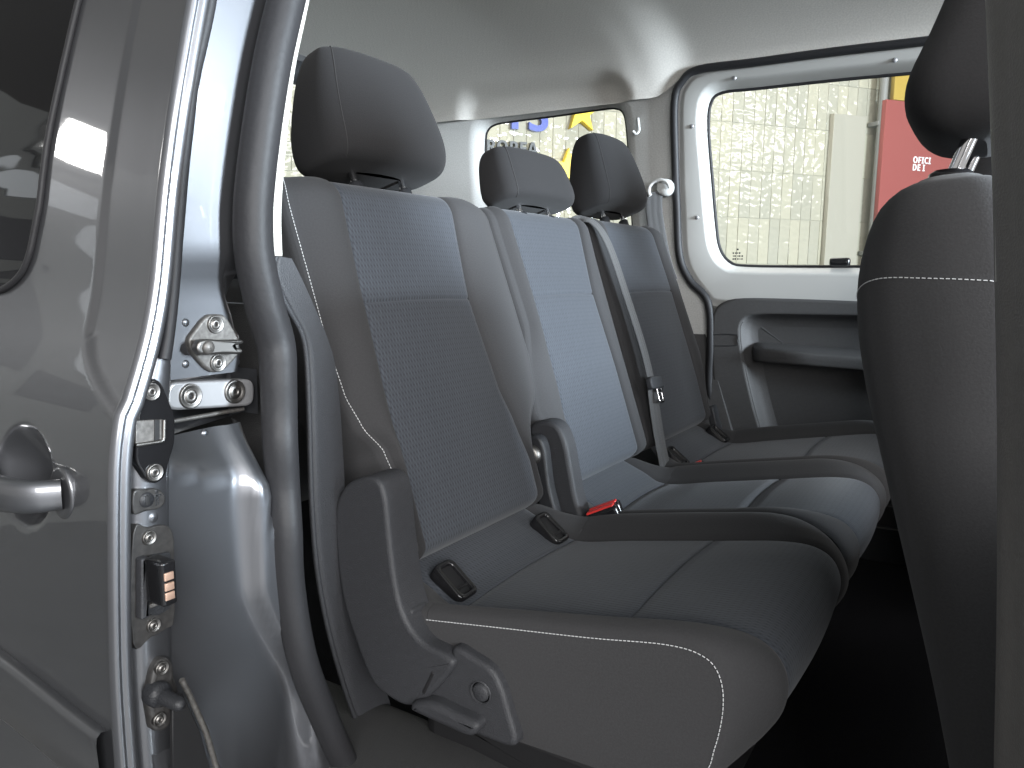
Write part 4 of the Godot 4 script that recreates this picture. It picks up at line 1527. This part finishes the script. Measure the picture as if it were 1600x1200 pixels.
func bolt(parent: Node3D, at: Vector3, r: float, recessed: bool) -> void:
	var st := new_st()
	var xf := Transform3D(Basis(Vector3(0, 0, 1), Vector3(0, 1, 0), Vector3(1, 0, 0)), at)
	lathe(st, p2([r * 0.18, -0.0005, r * 0.20, 0.0022, r * 0.30, 0.0026, r * 0.50, 0.0024, r * 0.56, 0.0012, r * 0.62, 0.0008, r * 0.66, 0.0016, r * 0.80, 0.0014, r * 0.88, 0.0022, r * 0.97, 0.0020, r, 0.0, r, -0.004]), xf, 24)
	var o := obj("bolt", done(st), M.steel, parent)
	st = new_st()
	lathe(st, p2([0.0001, 0.0004, r * 0.19, 0.0004, r * 0.2, -0.001]), xf, 6)
	obj("socket", done(st), M.black, o)

func floor_and_sills(root: Node3D) -> void:
	var st := new_st()
	var flat := Transform3D(Basis(Vector3(1, 0, 0), Vector3(0, 0, 1), Vector3(0, 1, 0)), Vector3.ZERO)
	plate(st, p2([-1.80, -0.775, 0.95, -0.775, 0.95, 0.72, -1.80, 0.72]), 0.66, 0.62, 0.002, flat)
	obj("floor_carpet", done(st), M.carpet, root)
	# raised step lining at the foot of the door opening
	st = new_st()
	var prof := spline2(p2([0.590, 0.66, 0.592, 0.74, 0.597, 0.782, 0.615, 0.795, 0.66, 0.800, 0.720, 0.800, 0.772, 0.796, 0.780, 0.77, 0.782, 0.66]), 4)
	var rows := []
	for i in 25:
		var x := lerpf(-0.80, 0.10, i / 24.0)
		var row := PackedVector3Array()
		for q in prof:
			var dip := -0.030 * clampf((x + 0.50) / 0.3, 0, 1)
			row.append(Vector3(x, q.y + (dip if q.y > 0.7 else 0.0), q.x))
		rows.append(row)
	loft(st, rows)
	obj("step_lining", done(st), M.plastic_sill, root)
	st = new_st()
	block(st, Vector3(-0.35, 0.62, 0.80), Vector3(1.1, 0.30, 0.10), 0.02)
	obj("outer_sill", done(st), M.paint, root)

func pillar_b(root: Node3D) -> void:
	var pb := node("centre_pillar", root)
	var st := new_st()
	var a := p3([-0.0206, 1.5684, 0.8, -0.0172, 1.54, 0.8, -0.0107, 1.4858, 0.8, -0.0044, 1.4306, 0.8, 0.0015, 1.3743, 0.8, 0.0074, 1.3167, 0.8, 0.0146, 1.2378, 0.8, 0.0213, 1.156, 0.8, 0.0273, 1.071, 0.8, 0.0304, 1.0273, 0.8])
	var ln := spline3(a, 4)
	var rows := []
	for p in ln:
		var row := PackedVector3Array()
		for q in spline2(p2([0.030, -0.06, 0.006, -0.05, 0.0, -0.036, 0.002, -0.020, 0.009, -0.006, 0.014, 0.006, 0.022, 0.020, 0.040, 0.030, 0.09, 0.035]), 3):
			row.append(Vector3(p.x + q.x - 0.003, p.y, p.z + q.y))
		rows.append(row)
	loft(st, rows)
	obj("pillar_trim", done(st), M.plastic_pillar, pb)
	st = new_st()
	var tl := spline3(p3([-0.0216, 1.577, 0.775, -0.018, 1.5473, 0.775, -0.0119, 1.4907, 0.775, -0.0056, 1.433, 0.775, -0.0002, 1.378, 0.775]), 4)
	tube(st, tl, 0.0012, 6)
	obj("trim_edge", done(st), M.lining_light, pb)
	# closed front doors keep the light of the sides out below the glass
	st = new_st()
	plate(st, p2([0.08, 0.35, 1.15, 0.35, 1.15, 1.27, 0.08, 1.27]), 0.86, 0.80, 0.01)
	obj("front_door", done(st), M.paint, root)
	st = new_st()
	plate(st, p2([0.08, 0.35, 1.15, 0.35, 1.15, 1.27, 0.08, 1.27]), -0.86, -0.80, 0.01)
	obj("front_door", done(st), M.paint, root)
	st = new_st()
	block(st, Vector3(1.0, 0.95, 0), Vector3(0.45, 0.66, 1.56), 0.08)
	obj("dashboard", done(st), M.plastic_dark, root)

# ---------------------------------------------------------------- sliding door
const LIP := [0.9971, 0.8566, 0.9994, 0.9526, 0.9993, 1.0255, 0.9963, 1.0892, 0.992, 1.1628, 0.9866, 1.229, 0.9803, 1.2557, 0.9661, 1.2983, 0.9507, 1.3471, 0.9432, 1.3911, 0.9351, 1.446, 0.9181, 1.5289, 0.897, 1.6136, 0.8779, 1.6831, 0.863, 1.7414]

func lip_z(y: float) -> float:
	var a := p2(LIP)
	# table holds (z, y) with rising y
	if y <= a[0].y:
		return a[0].x
	for i in a.size() - 1:
		if y <= a[i + 1].y:
			return lerpf(a[i].x, a[i + 1].x, (y - a[i].y) / (a[i + 1].y - a[i].y))
	return a[a.size() - 1].x

var lip_cache := {}
func lz(y: float) -> float:
	# smoothed body side
	var key := snappedf(y, 0.001)
	if not lip_cache.has(key):
		var s := 0.0
		for k in 9:
			s += lip_z(key + (k - 4) * 0.007)
		lip_cache[key] = s / 9.0
	return lip_cache[key]

func skin_z(x: float, y: float) -> float:
	var z := lz(y)
	# pressed step beside the door edge
	var cx := -0.704
	if y < 1.32:
		cx = -0.704 + 0.09 * pow(clampf((1.32 - y) / 0.072, 0, 1), 1.8)
	var inside := clampf((x - cx) / (0.006 if y > 1.32 else 0.014), 0, 1)
	inside = inside * inside * (3 - 2 * inside)
	if y > 1.246:
		z -= 0.0025 * inside * clampf((y - 1.246) / 0.008, 0, 1)
	if y > 1.246:
		z -= 0.05 * maxf(0.0, x - cx) * clampf((y - 1.246) / 0.02, 0, 1)
	# dish behind the handle
	var dx := (x + 0.768) / 0.050
	var dy := (y - 1.184) / 0.050
	var r := dx * dx + dy * dy
	if r < 1.0:
		z -= 0.026 * (1.0 - r) * minf(1.0, (1.0 - r) * 6.0 + 0.25)
	z += 0.012 * clampf(-x - 0.65, 0, 0.6)
	return z

func sliding_door() -> void:
	var root := node("sliding_door", self)
	tag(root, "grey metallic sliding door slid back along the left of the picture, with handle and locks", "van door")
	var st := new_st()
	var xs := []
	var x := -0.627
	while x > -1.0:
		xs.append(x)
		x -= 0.004
	while x > -1.5:
		xs.append(x)
		x -= 0.05
	var rows := []
	var y := 0.45
	while y < 1.80:
		var row := PackedVector3Array()
		for xx in xs:
			row.append(Vector3(xx, y, skin_z(xx, y)))
		rows.append(row)
		y += 0.004 if y > 1.10 and y < 1.36 else 0.010
	loft(st, rows)
	obj("outer_skin", done(st), M.paint, root)
	# hemmed front edge
	var lipp := PackedVector3Array()
	y = 0.45
	while y < 1.80:
		lipp.append(Vector3(-0.624, y, skin_z(-0.627, y) - 0.0055))
		y += 0.012
	st = new_st()
	sweep(st, lipp, spline2(p2([-0.0085, -0.005, -0.007, 0.002, -0.003, 0.004, -0.0005, 0.0022, 0.003, 0.0045, 0.008, 0.004, 0.0095, 0.0, 0.008, -0.006]), 4, true), Vector3(1, 0, 0))
	obj("hemmed_edge", done(st), M.paint, root)
	# front face of the door, seen edge on
	var inner := p2([0.8365, 1.7543, 0.85, 1.6946, 0.8604, 1.6252, 0.8887, 1.5353, 0.9014, 1.4494, 0.9092, 1.392, 0.9144, 1.3458, 0.9197, 1.2993, 0.924, 1.2464, 0.9299, 1.1441, 0.9333, 1.0635, 0.9353, 0.9934, 0.9357, 0.914, 0.9345, 0.8101])
	inner.reverse()
	var inz := PackedVector2Array()
	for q in inner:
		inz.append(Vector2(q.y, q.x))
	rows = []
	y = 0.45
	while y < 1.80:
		var zo := skin_z(-0.627, y) - 0.014
		var zi := interp(inz, y)
		var row := PackedVector3Array()
		for q in [[0.0, -0.640], [0.06, -0.646], [0.16, -0.646], [0.22, -0.636], [0.5, -0.633], [0.85, -0.633], [0.96, -0.636], [1.0, -0.645], [1.0, -0.69], [1.0, -0.9]]:
			row.append(Vector3(q[1], y, lerpf(zo, zi, q[0])))
		rows.append(row)
		y += 0.012
	st = new_st()
	loft(st, rows)
	obj("edge_panel", done(st), M.paint, root)
	# rubber lip along the upper edge
	var rb := PackedVector3Array()
	y = 1.30
	while y < 1.78:
		rb.append(Vector3(-0.630, y, lerpf(skin_z(-0.627, y) - 0.014, interp(inz, y), 0.55)))
		y += 0.02
	st = new_st()
	tube(st, rb, 0.006, 8)
	obj("edge_seal", done(st), M.rubber, root)
	# tinted side window
	var gb := p2([-0.9624, 1.3487, -0.879, 1.3554, -0.8513, 1.3618, -0.8308, 1.3737, -0.8191, 1.3903, -0.8128, 1.4136, -0.8074, 1.4417, -0.8071, 1.4701, -0.8073, 1.4985, -0.8025, 1.5616, -0.7965, 1.6447, -0.7945, 1.7032])
	gb.append(Vector2(-0.79, 1.74))
	gb = spline2(gb, 5)
	rows = []
	var edge := PackedVector3Array()
	for q in gb:
		var row := PackedVector3Array()
		for k in 9:
			var xx := lerpf(q.x, -1.5, k / 8.0)
			row.append(Vector3(xx, q.y, skin_z(xx, q.y) + 0.0025))
		rows.append(row)
		edge.append(Vector3(q.x, q.y, skin_z(q.x, q.y) + 0.002))
	st = new_st()
	loft(st, rows)
	obj("tinted_glass", done(st), M.privacy_glass, root)
	st = new_st()
	tube(st, edge, 0.0035, 8)
	obj("glass_seal", done(st), M.rubber, root)
	# handle
	var hd := node("door_handle", root)
	st = new_st()
	var path := PackedVector3Array()
	var sc := PackedFloat32Array()
	for k in 25:
		var t := k / 24.0
		var hx := lerpf(-0.930, -0.699, pow(t, 0.75))
		var rise := 0.034 * pow(maxf(0.0, 1.0 - pow(absf((hx + 0.815) / 0.1165), 5.0)), 0.55)
		path.append(Vector3(hx, 1.178, 0.990 + rise))
		sc.append(lerpf(0.80, 1.0, sin(PI * clampf(t, 0.0, 1.0))))
	sweep(st, path, oval(Vector2.ZERO, 0.010, 0.0175, 24, 0.8), Vector3(0, 1, 0.001), true, sc)
	obj("grip", done(st), M.paint, hd)
	st = new_st()
	plate(st, oval(Vector2(-0.702, 1.178), 0.019, 0.025, 28), 0.004, -0.01, 0.003, Transform3D(Basis.IDENTITY, Vector3(0, 0, 0.990)))
	obj("grip_foot", done(st), M.paint, hd)
	st = new_st()
	plate(st, oval(Vector2(-0.838, 1.192), 0.018, 0.016, 24), 0.022, -0.02, 0.008, Transform3D(Basis.IDENTITY, Vector3(0, 0, 0.992)))
	obj("lock_cover", done(st), M.chrome, hd)
	# rubbing strip with its end piece
	st = new_st()
	var rs := p2([-1.1399, 1.0352, -0.8297, 0.999, -0.7565, 0.9885, -0.6901, 0.9776, -0.6409, 0.9704])
	var top := PackedVector3Array()
	rows = []
	for q in spline2(rs, 4):
		var row := PackedVector3Array()
		for pr in [[0.0, 0.0], [0.0015, 0.006], [-0.002, 0.010], [-0.010, 0.011], [-0.035, 0.010], [-0.07, 0.006], [-0.085, 0.0]]:
			var yy: float = q.y + pr[0]
			row.append(Vector3(q.x, yy, skin_z(q.x, yy) + pr[1]))
		rows.append(row)
	loft(st, rows)
	obj("rubbing_strip", done(st), M.paint, root)
	# lower painted edge strip
	hardware(root)

func hardware(root: Node3D) -> void:
	var fx := -0.633
	var face := func(front_x: float) -> Transform3D: return Transform3D(Basis(Vector3(0, 0, 1), Vector3(0, 1, 0), Vector3(1, 0, 0)), Vector3(front_x, 0, 0))
	# lock with its catch opening
	var lock := node("door_lock", root)
	var st := new_st()
	plate(st, round_poly(p2([0.9515, 1.2818, 0.9428, 1.2842, 0.937, 1.2778, 0.926, 1.2469, 0.9274, 1.2232, 0.9395, 1.1926, 0.9486, 1.1881, 0.957, 1.1936, 0.9666, 1.2131, 0.9629, 1.2525]), 0.006), 0.004, -0.01, 0.002, face.call(-0.630))
	obj("lock_plate", done(st), M.gloss_black, lock)
	for q in [[0.9486, 1.2726], [0.9499, 1.1997]]:
		bolt(lock, Vector3(-0.6258, q[1], q[0]), 0.0080, true)
	st = new_st()
	plate(st, round_poly(p2([0.9651, 1.2494, 0.9384, 1.2464, 0.9396, 1.226, 0.9665, 1.2275]), 0.002), 0.0, -0.004, 0.001, face.call(-0.6248))
	obj("catch", done(st), M.worn_steel, lock)
	st = new_st()
	tube(st, p3([-0.624, 1.2278, 0.9671, -0.624, 1.227, 0.944, -0.624, 1.2276, 0.9408, -0.624, 1.2298, 0.9401, -0.624, 1.246, 0.9391]), 0.0018, 8)
	obj("catch_edge", done(st), M.steel, lock)
	st = new_st()
	plate(st, p2([0.948, 1.2474, 0.9431, 1.2466, 0.9442, 1.2281, 0.9492, 1.2284]), 0.0, -0.003, 0.0005, face.call(-0.6238))
	obj("catch_slot", done(st), M.black, lock)
	# child lock
	var cl := node("child_lock", root)
	st = new_st()
	plate(st, spline2(p2([0.9689, 1.1857, 0.9575, 1.1853, 0.9464, 1.1832, 0.9398, 1.1763, 0.9396, 1.1689, 0.9456, 1.1644, 0.9581, 1.1653, 0.9701, 1.1661]), 4, true), 0.003, -0.008, 0.0015, face.call(-0.631))
	obj("bezel", done(st), M.greasy_plastic, cl)
	var cc: Array = [0.9575, 1.1757, 0.9475, 1.1762]
	st = new_st()
	lathe(st, p2([0.0001, 0.0012, 0.0065, 0.001, 0.0072, -0.001]), Transform3D(Basis(Vector3(0, 0, 1), Vector3(0, 1, 0), Vector3(1, 0, 0)), Vector3(-0.6275, cc[1], cc[0])), 18)
	obj("turn_key", done(st), M.plastic_dark, cl)
	st = new_st()
	block(st, Vector3(-0.6262, cc[1], cc[0]), Vector3(0.001, 0.009, 0.004), 0.0003)
	obj("key_slot", done(st), M.black, cl)
	# embossed child pictogram
	st = new_st()
	lathe(st, p2([0.0001, 0.0008, 0.0016, 0.0006, 0.002, 0.0]), Transform3D(Basis(Vector3(0, 0, 1), Vector3(0, 1, 0), Vector3(1, 0, 0)), Vector3(-0.628, cc[3] + 0.005, cc[2])), 10)
	block(st, Vector3(-0.628, cc[3], cc[2]), Vector3(0.001, 0.006, 0.003), 0.0004)
	block(st, Vector3(-0.628, cc[3] + 0.001, cc[2]), Vector3(0.001, 0.0014, 0.009), 0.0003)
	for s in [-1, 1]:
		block(st, Vector3(-0.628, cc[3] - 0.005, cc[2] + s * 0.0012), Vector3(0.001, 0.006, 0.0012), 0.0003)
	obj("child_symbol", done(st), M.plastic_dark, cl)
	# contact block
	var cb := node("contact_block", root)
	st = new_st()
	plate(st, spline2(p2([0.9713, 1.1476, 0.9554, 1.149, 0.9403, 1.1472, 0.933, 1.1378, 0.9324, 1.114, 0.9358, 1.0552, 0.9448, 1.048, 0.9604, 1.0462, 0.9776, 1.0479]), 4, true), 0.002, -0.01, 0.001, face.call(-0.631))
	obj("base_plate", done(st), M.greasy_plastic, cb)
	for q in [[0.9572, 1.1405], [0.9578, 1.0572]]:
		bolt(cb, Vector3(-0.6285, q[1], q[0]), 0.0066, true)
	st = new_st()
	plate(st, round_poly(p2([0.9704, 1.1259, 0.9619, 1.1256, 0.9653, 1.0699, 0.9739, 1.0702]), 0.002), 0.006, -0.004, 0.002, face.call(-0.626))
	obj("shutter", done(st), M.plastic, cb)
	st = new_st()
	plate(st, round_poly(p2([0.9588, 1.1244, 0.9367, 1.1211, 0.9398, 1.0673, 0.9517, 1.0644, 0.9622, 1.0685]), 0.004), 0.001, -0.006, 0.0008, face.call(-0.6285))
	obj("recess", done(st), M.plastic_dark, cb)
	for k in 5:
		var q: Array = [0.9581, 1.1176, 0.9604, 1.0789]
		st = new_st()
		block(st, Vector3(-0.625, lerpf(q[1], q[3], k / 4.0), q[0]), Vector3(0.006, 0.004, 0.012), 0.001)
		obj("spring_pin", done(st), M.worn_steel, cb)
	st = new_st()
	var cq: Array = [0.9609, 1.106, 0.958, 1.1133, 0.9585, 1.1039, 0.959, 1.0952]
	block(st, Vector3(-0.608, cq[1], cq[0]), Vector3(0.026, 0.041, 0.015), 0.003)
	obj("head", done(st), M.gloss_black, cb)
	for k in 3:
		st = new_st()
		block(st, Vector3(-0.5945, cq[3 + 2 * k], cq[0] + 0.001), Vector3(0.002, 0.0070, 0.009), 0.0006)
		obj("contact", done(st), M.copper, cb)
	# guide pin
	var gp := node("guide_pin", root)
	st = new_st()
	plate(st, spline2(p2([0.9608, 1.0183, 0.9541, 1.0235, 0.9464, 1.0207, 0.9416, 1.0122, 0.941, 0.999, 0.9378, 0.9851, 0.9372, 0.9717, 0.9432, 0.9616, 0.949, 0.9535, 0.957, 0.9525, 0.9657, 0.9584, 0.9675, 0.9709, 0.9688, 0.9905, 0.9654, 1.0047]), 4, true), 0.006, -0.008, 0.004, face.call(-0.631))
	obj("base_plate", done(st), M.greasy_plastic, gp)
	for q in [[0.9547, 1.015], [0.9601, 0.9669]]:
		bolt(gp, Vector3(-0.6245, q[1], q[0]), 0.0066, true)
	var gc: Array = [0.9606, 0.9926]
	st = new_st()
	lathe(st, p2([0.0001, 0.040, 0.004, 0.039, 0.0062, 0.034, 0.0072, 0.014, 0.0078, 0.011, 0.0105, 0.009, 0.0118, 0.006, 0.012, -0.004]), Transform3D(Basis(Vector3(0, 0, 1), Vector3(0, 1, 0), Vector3(1, 0, 0)), Vector3(-0.626, gc[1], gc[0])), 22)
	obj("pin", done(st), M.plastic_dark, gp)
	# weld dimple
	for q in [[0.9486, 1.156]]:
		st = new_st()
		lathe(st, p2([0.0005, 0.0014, 0.0025, 0.0012, 0.005, 0.0]), Transform3D(Basis(Vector3(0, 0, 1), Vector3(0, 1, 0), Vector3(1, 0, 0)), Vector3(-0.633, q[1], q[0])), 12)
		obj("weld_dimple", done(st), M.paint, root)

# ---------------------------------------------------------------- showroom seen through the windows
const WP := Vector3(-1.5547, 0.0, -3.9718)
const WD := Vector3(0.6204, 0.0, -0.7843)
const WN := Vector3(0.7843, 0.0, 0.6204)

func wall_xf(u: float, y: float, out := 0.0) -> Transform3D:
	return Transform3D(Basis(WD, Vector3.UP, WN), WP + WD * u + WN * out + Vector3(0, y, 0))

func showroom() -> void:
	var st := new_st()
	plate(st, rect(Vector2(0, 0), 16, 16, 0.01, 1), 0.0, -0.1, 0.002, Transform3D(Basis(Vector3(1, 0, 0), Vector3(0, 0, 1), Vector3(0, 1, 0)), Vector3(-0.5, 0, 0)))
	var fl := obj("floor", done(st), M.floor_resin)
	tag(fl, "", "", "", "structure")
	var rng := RandomNumberGenerator.new()
	rng.seed = 12
	var gl := [M.glaze_a, M.glaze_b, M.glaze_c]
	for part in [["tiled_wall", -2.12, 1.85, 0.086, 0.31, 1.15, 6, "white wall of tall glazed tiles seen through the side windows"], ["tiled_wall_001", -4.1, -2.14, 0.150, 0.078, 1.30, 16, "white wall of small flat tiles seen through the tailgate window"]]:
		var root := node(part[0], self)
		tag(root, part[7], "wall")
		st = new_st()
		var xf := wall_xf(0, 0)
		plate(st, p2([part[1], 0.0, part[2], 0.0, part[2], 3.6, part[1], 3.6]), -0.006, -0.12, 0.002, xf)
		obj("grout_face", done(st), M.grout, root)
		st = new_st()
		plate(st, rect(Vector2.ZERO, part[3] - 0.003, part[4] - 0.004, 0.002, 1), 0.0, -0.005, 0.0015, Transform3D.IDENTITY, 2)
		var tile := done(st)
		var n := int((part[2] - part[1]) / part[3])
		for j in int(part[6]):
			for i in n:
				var o := obj("tile", tile, gl[rng.randi() % 3], root)
				var u: float = part[1] + (i + 0.5) * part[3] + (0.5 * part[3] if part[4] < 0.1 and j % 2 == 1 and i < n - 1 else 0.0)
				o.transform = wall_xf(u, part[5] + (j + 0.5) * part[4]) * Transform3D(Basis.from_euler(Vector3(rng.randf_range(-0.012, 0.012), rng.randf_range(-0.02, 0.02), 0)), Vector3.ZERO)
	# wall behind the van on the door side, mirrored in the door
	st = new_st()
	plate(st, p2([1.0, 0.0, 6.5, 0.0, 6.5, 3.3, 1.0, 3.3]), 0.0, -0.1, 0.003, Transform3D(Basis(Vector3(0, 0, 1), Vector3(0, 1, 0), Vector3(1, 0, 0)), Vector3(-5.15, 0, 0)))
	var bw := node("plaster_wall", self)
	tag(bw, "plain grey wall behind the van, mirrored in the sliding door", "wall")
	obj("wall_face", done(st), M.wall_grey, bw)
	for q in [[2.86, 2.20, 0.40, 0.30], [3.40, 1.95, 0.5, 0.36], [2.3, 2.3, 0.4, 0.6]]:  # unseen boards, added to give the door skin dark patches to mirror
		st = new_st()
		plate(st, rect(Vector2(q[0], q[1]), q[2], q[3], 0.01), 0.03, 0.001, 0.004, Transform3D(Basis(Vector3(0, 0, 1), Vector3(0, 1, 0), Vector3(1, 0, 0)), Vector3(-5.15, 0, 0)))
		obj("added_dark_panel", done(st), M.letter_grey, bw)
	for q in [[2.98, 2.66, 0.9, 0.36], [3.5, 2.33, 0.42, 0.26]]:  # pale boards out of view, added for bright shapes in the door reflection
		st = new_st()
		plate(st, round_poly(PackedVector2Array([Vector2(q[0] - q[2] / 2, q[1] - q[3] * 0.2), Vector2(q[0] + q[2] / 2, q[1] - q[3] / 2), Vector2(q[0] + q[2] / 2, q[1] + q[3] * 0.1), Vector2(q[0] - q[2] * 0.3, q[1] + q[3] / 2)]), 0.08), 0.03, 0.001, 0.004, Transform3D(Basis(Vector3(0, 0, 1), Vector3(0, 1, 0), Vector3(1, 0, 0)), Vector3(-5.15, 0, 0)))
		obj("added_white_panel", done(st), M.white_print, bw)
	st = new_st()
	plate(st, rect(Vector2(-2.5, 3.2), 11, 7.6, 0.01, 1), 0.0, 0.1, 0.003, Transform3D(Basis(Vector3(1, 0, 0), Vector3(0, 0, 1), Vector3(0, 1, 0)), Vector3(0, 4.3, 0)))
	var ce := obj("ceiling", done(st), M.wall_grey)
	tag(ce, "", "", "", "structure")
	# raised letters
	var font := SystemFont.new()
	font.font_names = PackedStringArray(["Droid Sans"])
	font.font_weight = 700
	for d in [["EUROPEA", [-1.9243, 2.0826], 0.023, 0.105, M.letter_grey, "dark grey raised letters reading EUROPEA on the tiled wall"], ["TS", [-1.682, 2.2235], 0.062, 0.285, M.letter_blue, "blue raised letters TS on the tiled wall above the grey word"]]:
		var tm := TextMesh.new()
		tm.text = d[0]
		tm.font = font
		tm.font_size = 64
		tm.pixel_size = d[3] / 64.0
		tm.depth = 0.03
		tm.horizontal_alignment = HORIZONTAL_ALIGNMENT_LEFT
		tm.vertical_alignment = VERTICAL_ALIGNMENT_BOTTOM
		var o := obj("wall_lettering" if d[0] == "EUROPEA" else "wall_lettering_001", tm, d[4])
		tag(o, d[5], "lettering", "raised wall letters")
		o.transform = wall_xf(d[1][0], d[1][1] - d[2], 0.02)
	for d in [[[-1.1735, 2.362], 0.128, "upper yellow star on the tiled wall, cut by the window's top edge"], [[-1.256, 2.0154], 0.128, "lower yellow star on the tiled wall between the two far headrests"]]:
		var poly := PackedVector2Array()
		for k in 10:
			var r: float = d[1] * (1.0 if k % 2 == 0 else 0.42)
			poly.append(Vector2(sin(TAU * k / 10) * r, cos(TAU * k / 10) * r))
		st = new_st()
		plate(st, poly, 0.045, 0.0, 0.004, Transform3D.IDENTITY, 2)
		var o := obj(numbered("wall_star"), done(st), M.star_yellow)
		tag(o, d[2], "star", "yellow stars on the wall")
		o.transform = wall_xf(d[0][0], d[0][1], 0.004)
	# pilaster, pipe and sign to the right
	var a: Array = [0.7382, 1.9722, 1.0228, 1.9848, 1.0751, 1.9872] + [1.0809, 2.5991, 1.1423, 2.7739, 1.333, 2.6155, 1.3532, 2.1714]
	st = new_st()
	plate(st, p2([a[0], 0.0, a[2], 0.0, a[2], 2.50, a[0], 2.50]), 0.05, 0.008, 0.006)
	var ps := obj("pilaster", done(st), M.plaster)
	tag(ps, "plain beige pilaster on the tiled wall beside the grey pipe", "pilaster")
	ps.transform = wall_xf(0, 0)
	st = new_st()
	tube(st, PackedVector3Array([Vector3(a[4] + 0.03, 0.02, 0.10), Vector3(a[4] + 0.03, 1.8, 0.10), Vector3(a[4] + 0.03, 3.5, 0.10)]), 0.028, 16, Vector3(0, 0, 1))
	var pipe := node("drain_pipe", self)
	tag(pipe, "grey vertical pipe on the tiled wall left of the red sign", "pipe")
	pipe.transform = wall_xf(0, 0)
	obj("pipe", done(st), M.pipe_grey, pipe)
	for yy in [1.55, 2.45, 3.2]:
		st = new_st()
		block(st, Vector3(a[4] + 0.03, yy, 0.06), Vector3(0.07, 0.03, 0.10), 0.004)
		obj("bracket", done(st), M.pipe_grey, pipe)
	var sign := node("red_sign", self)
	tag(sign, "red board with white lettering under a gold head panel beyond the far window", "sign")
	sign.transform = wall_xf(0, 0)
	st = new_st()
	plate(st, p2([a[6], 1.2, a[6] + 1.2, 1.2, a[6] + 1.2, a[7], a[6], a[7]]), 0.16, 0.12, 0.006)
	obj("board", done(st), M.sign_red, sign)
	st = new_st()
	plate(st, p2([a[8], a[7] + 0.004, a[6] + 1.2, a[7] + 0.004, a[6] + 1.2, a[7] + 0.5, a[8], a[7] + 0.5]), 0.158, 0.122, 0.006)
	obj("head_panel", done(st), M.sign_gold, sign)
	for k in 2:
		var tm := TextMesh.new()
		tm.text = ["OFICI", "DE I"][k]
		tm.font = font
		tm.font_size = 64
		tm.pixel_size = 0.062 / 64.0
		tm.depth = 0.003
		tm.horizontal_alignment = HORIZONTAL_ALIGNMENT_LEFT
		tm.vertical_alignment = VERTICAL_ALIGNMENT_BOTTOM
		var o := obj("lettering", tm, M.white_print, sign)
		o.position = Vector3(a[12], a[13] - 0.052 * k, 0.163)

func _ready() -> void:
	make_materials()
	setup()
	lamps()
	showroom()
	van()
	sliding_door()
	single_seat()
	bench()
	front_seat("front_seat", 0.44, "front passenger seat seen from the side at the right edge of the picture")
	front_seat("front_seat_001", -0.40, "driver's seat almost wholly hidden behind the passenger seat")
	belts()
	var b: Array = [-0.5306, 0.9655, 0.19]
	buckle("belt_buckle", Vector3(b[0], b[1] + 0.002, b[2] + 0.012), 0.25, 1.15, "pair of red and black buckles lying between near and middle cushions", true)
	var c: Array = [-0.5222, 0.9633, -0.24]
	buckle("belt_buckle_001", Vector3(c[0], c[1] - 0.004, c[2]), 0.2, 0.9, "single small red buckle between the middle and far cushions", false)
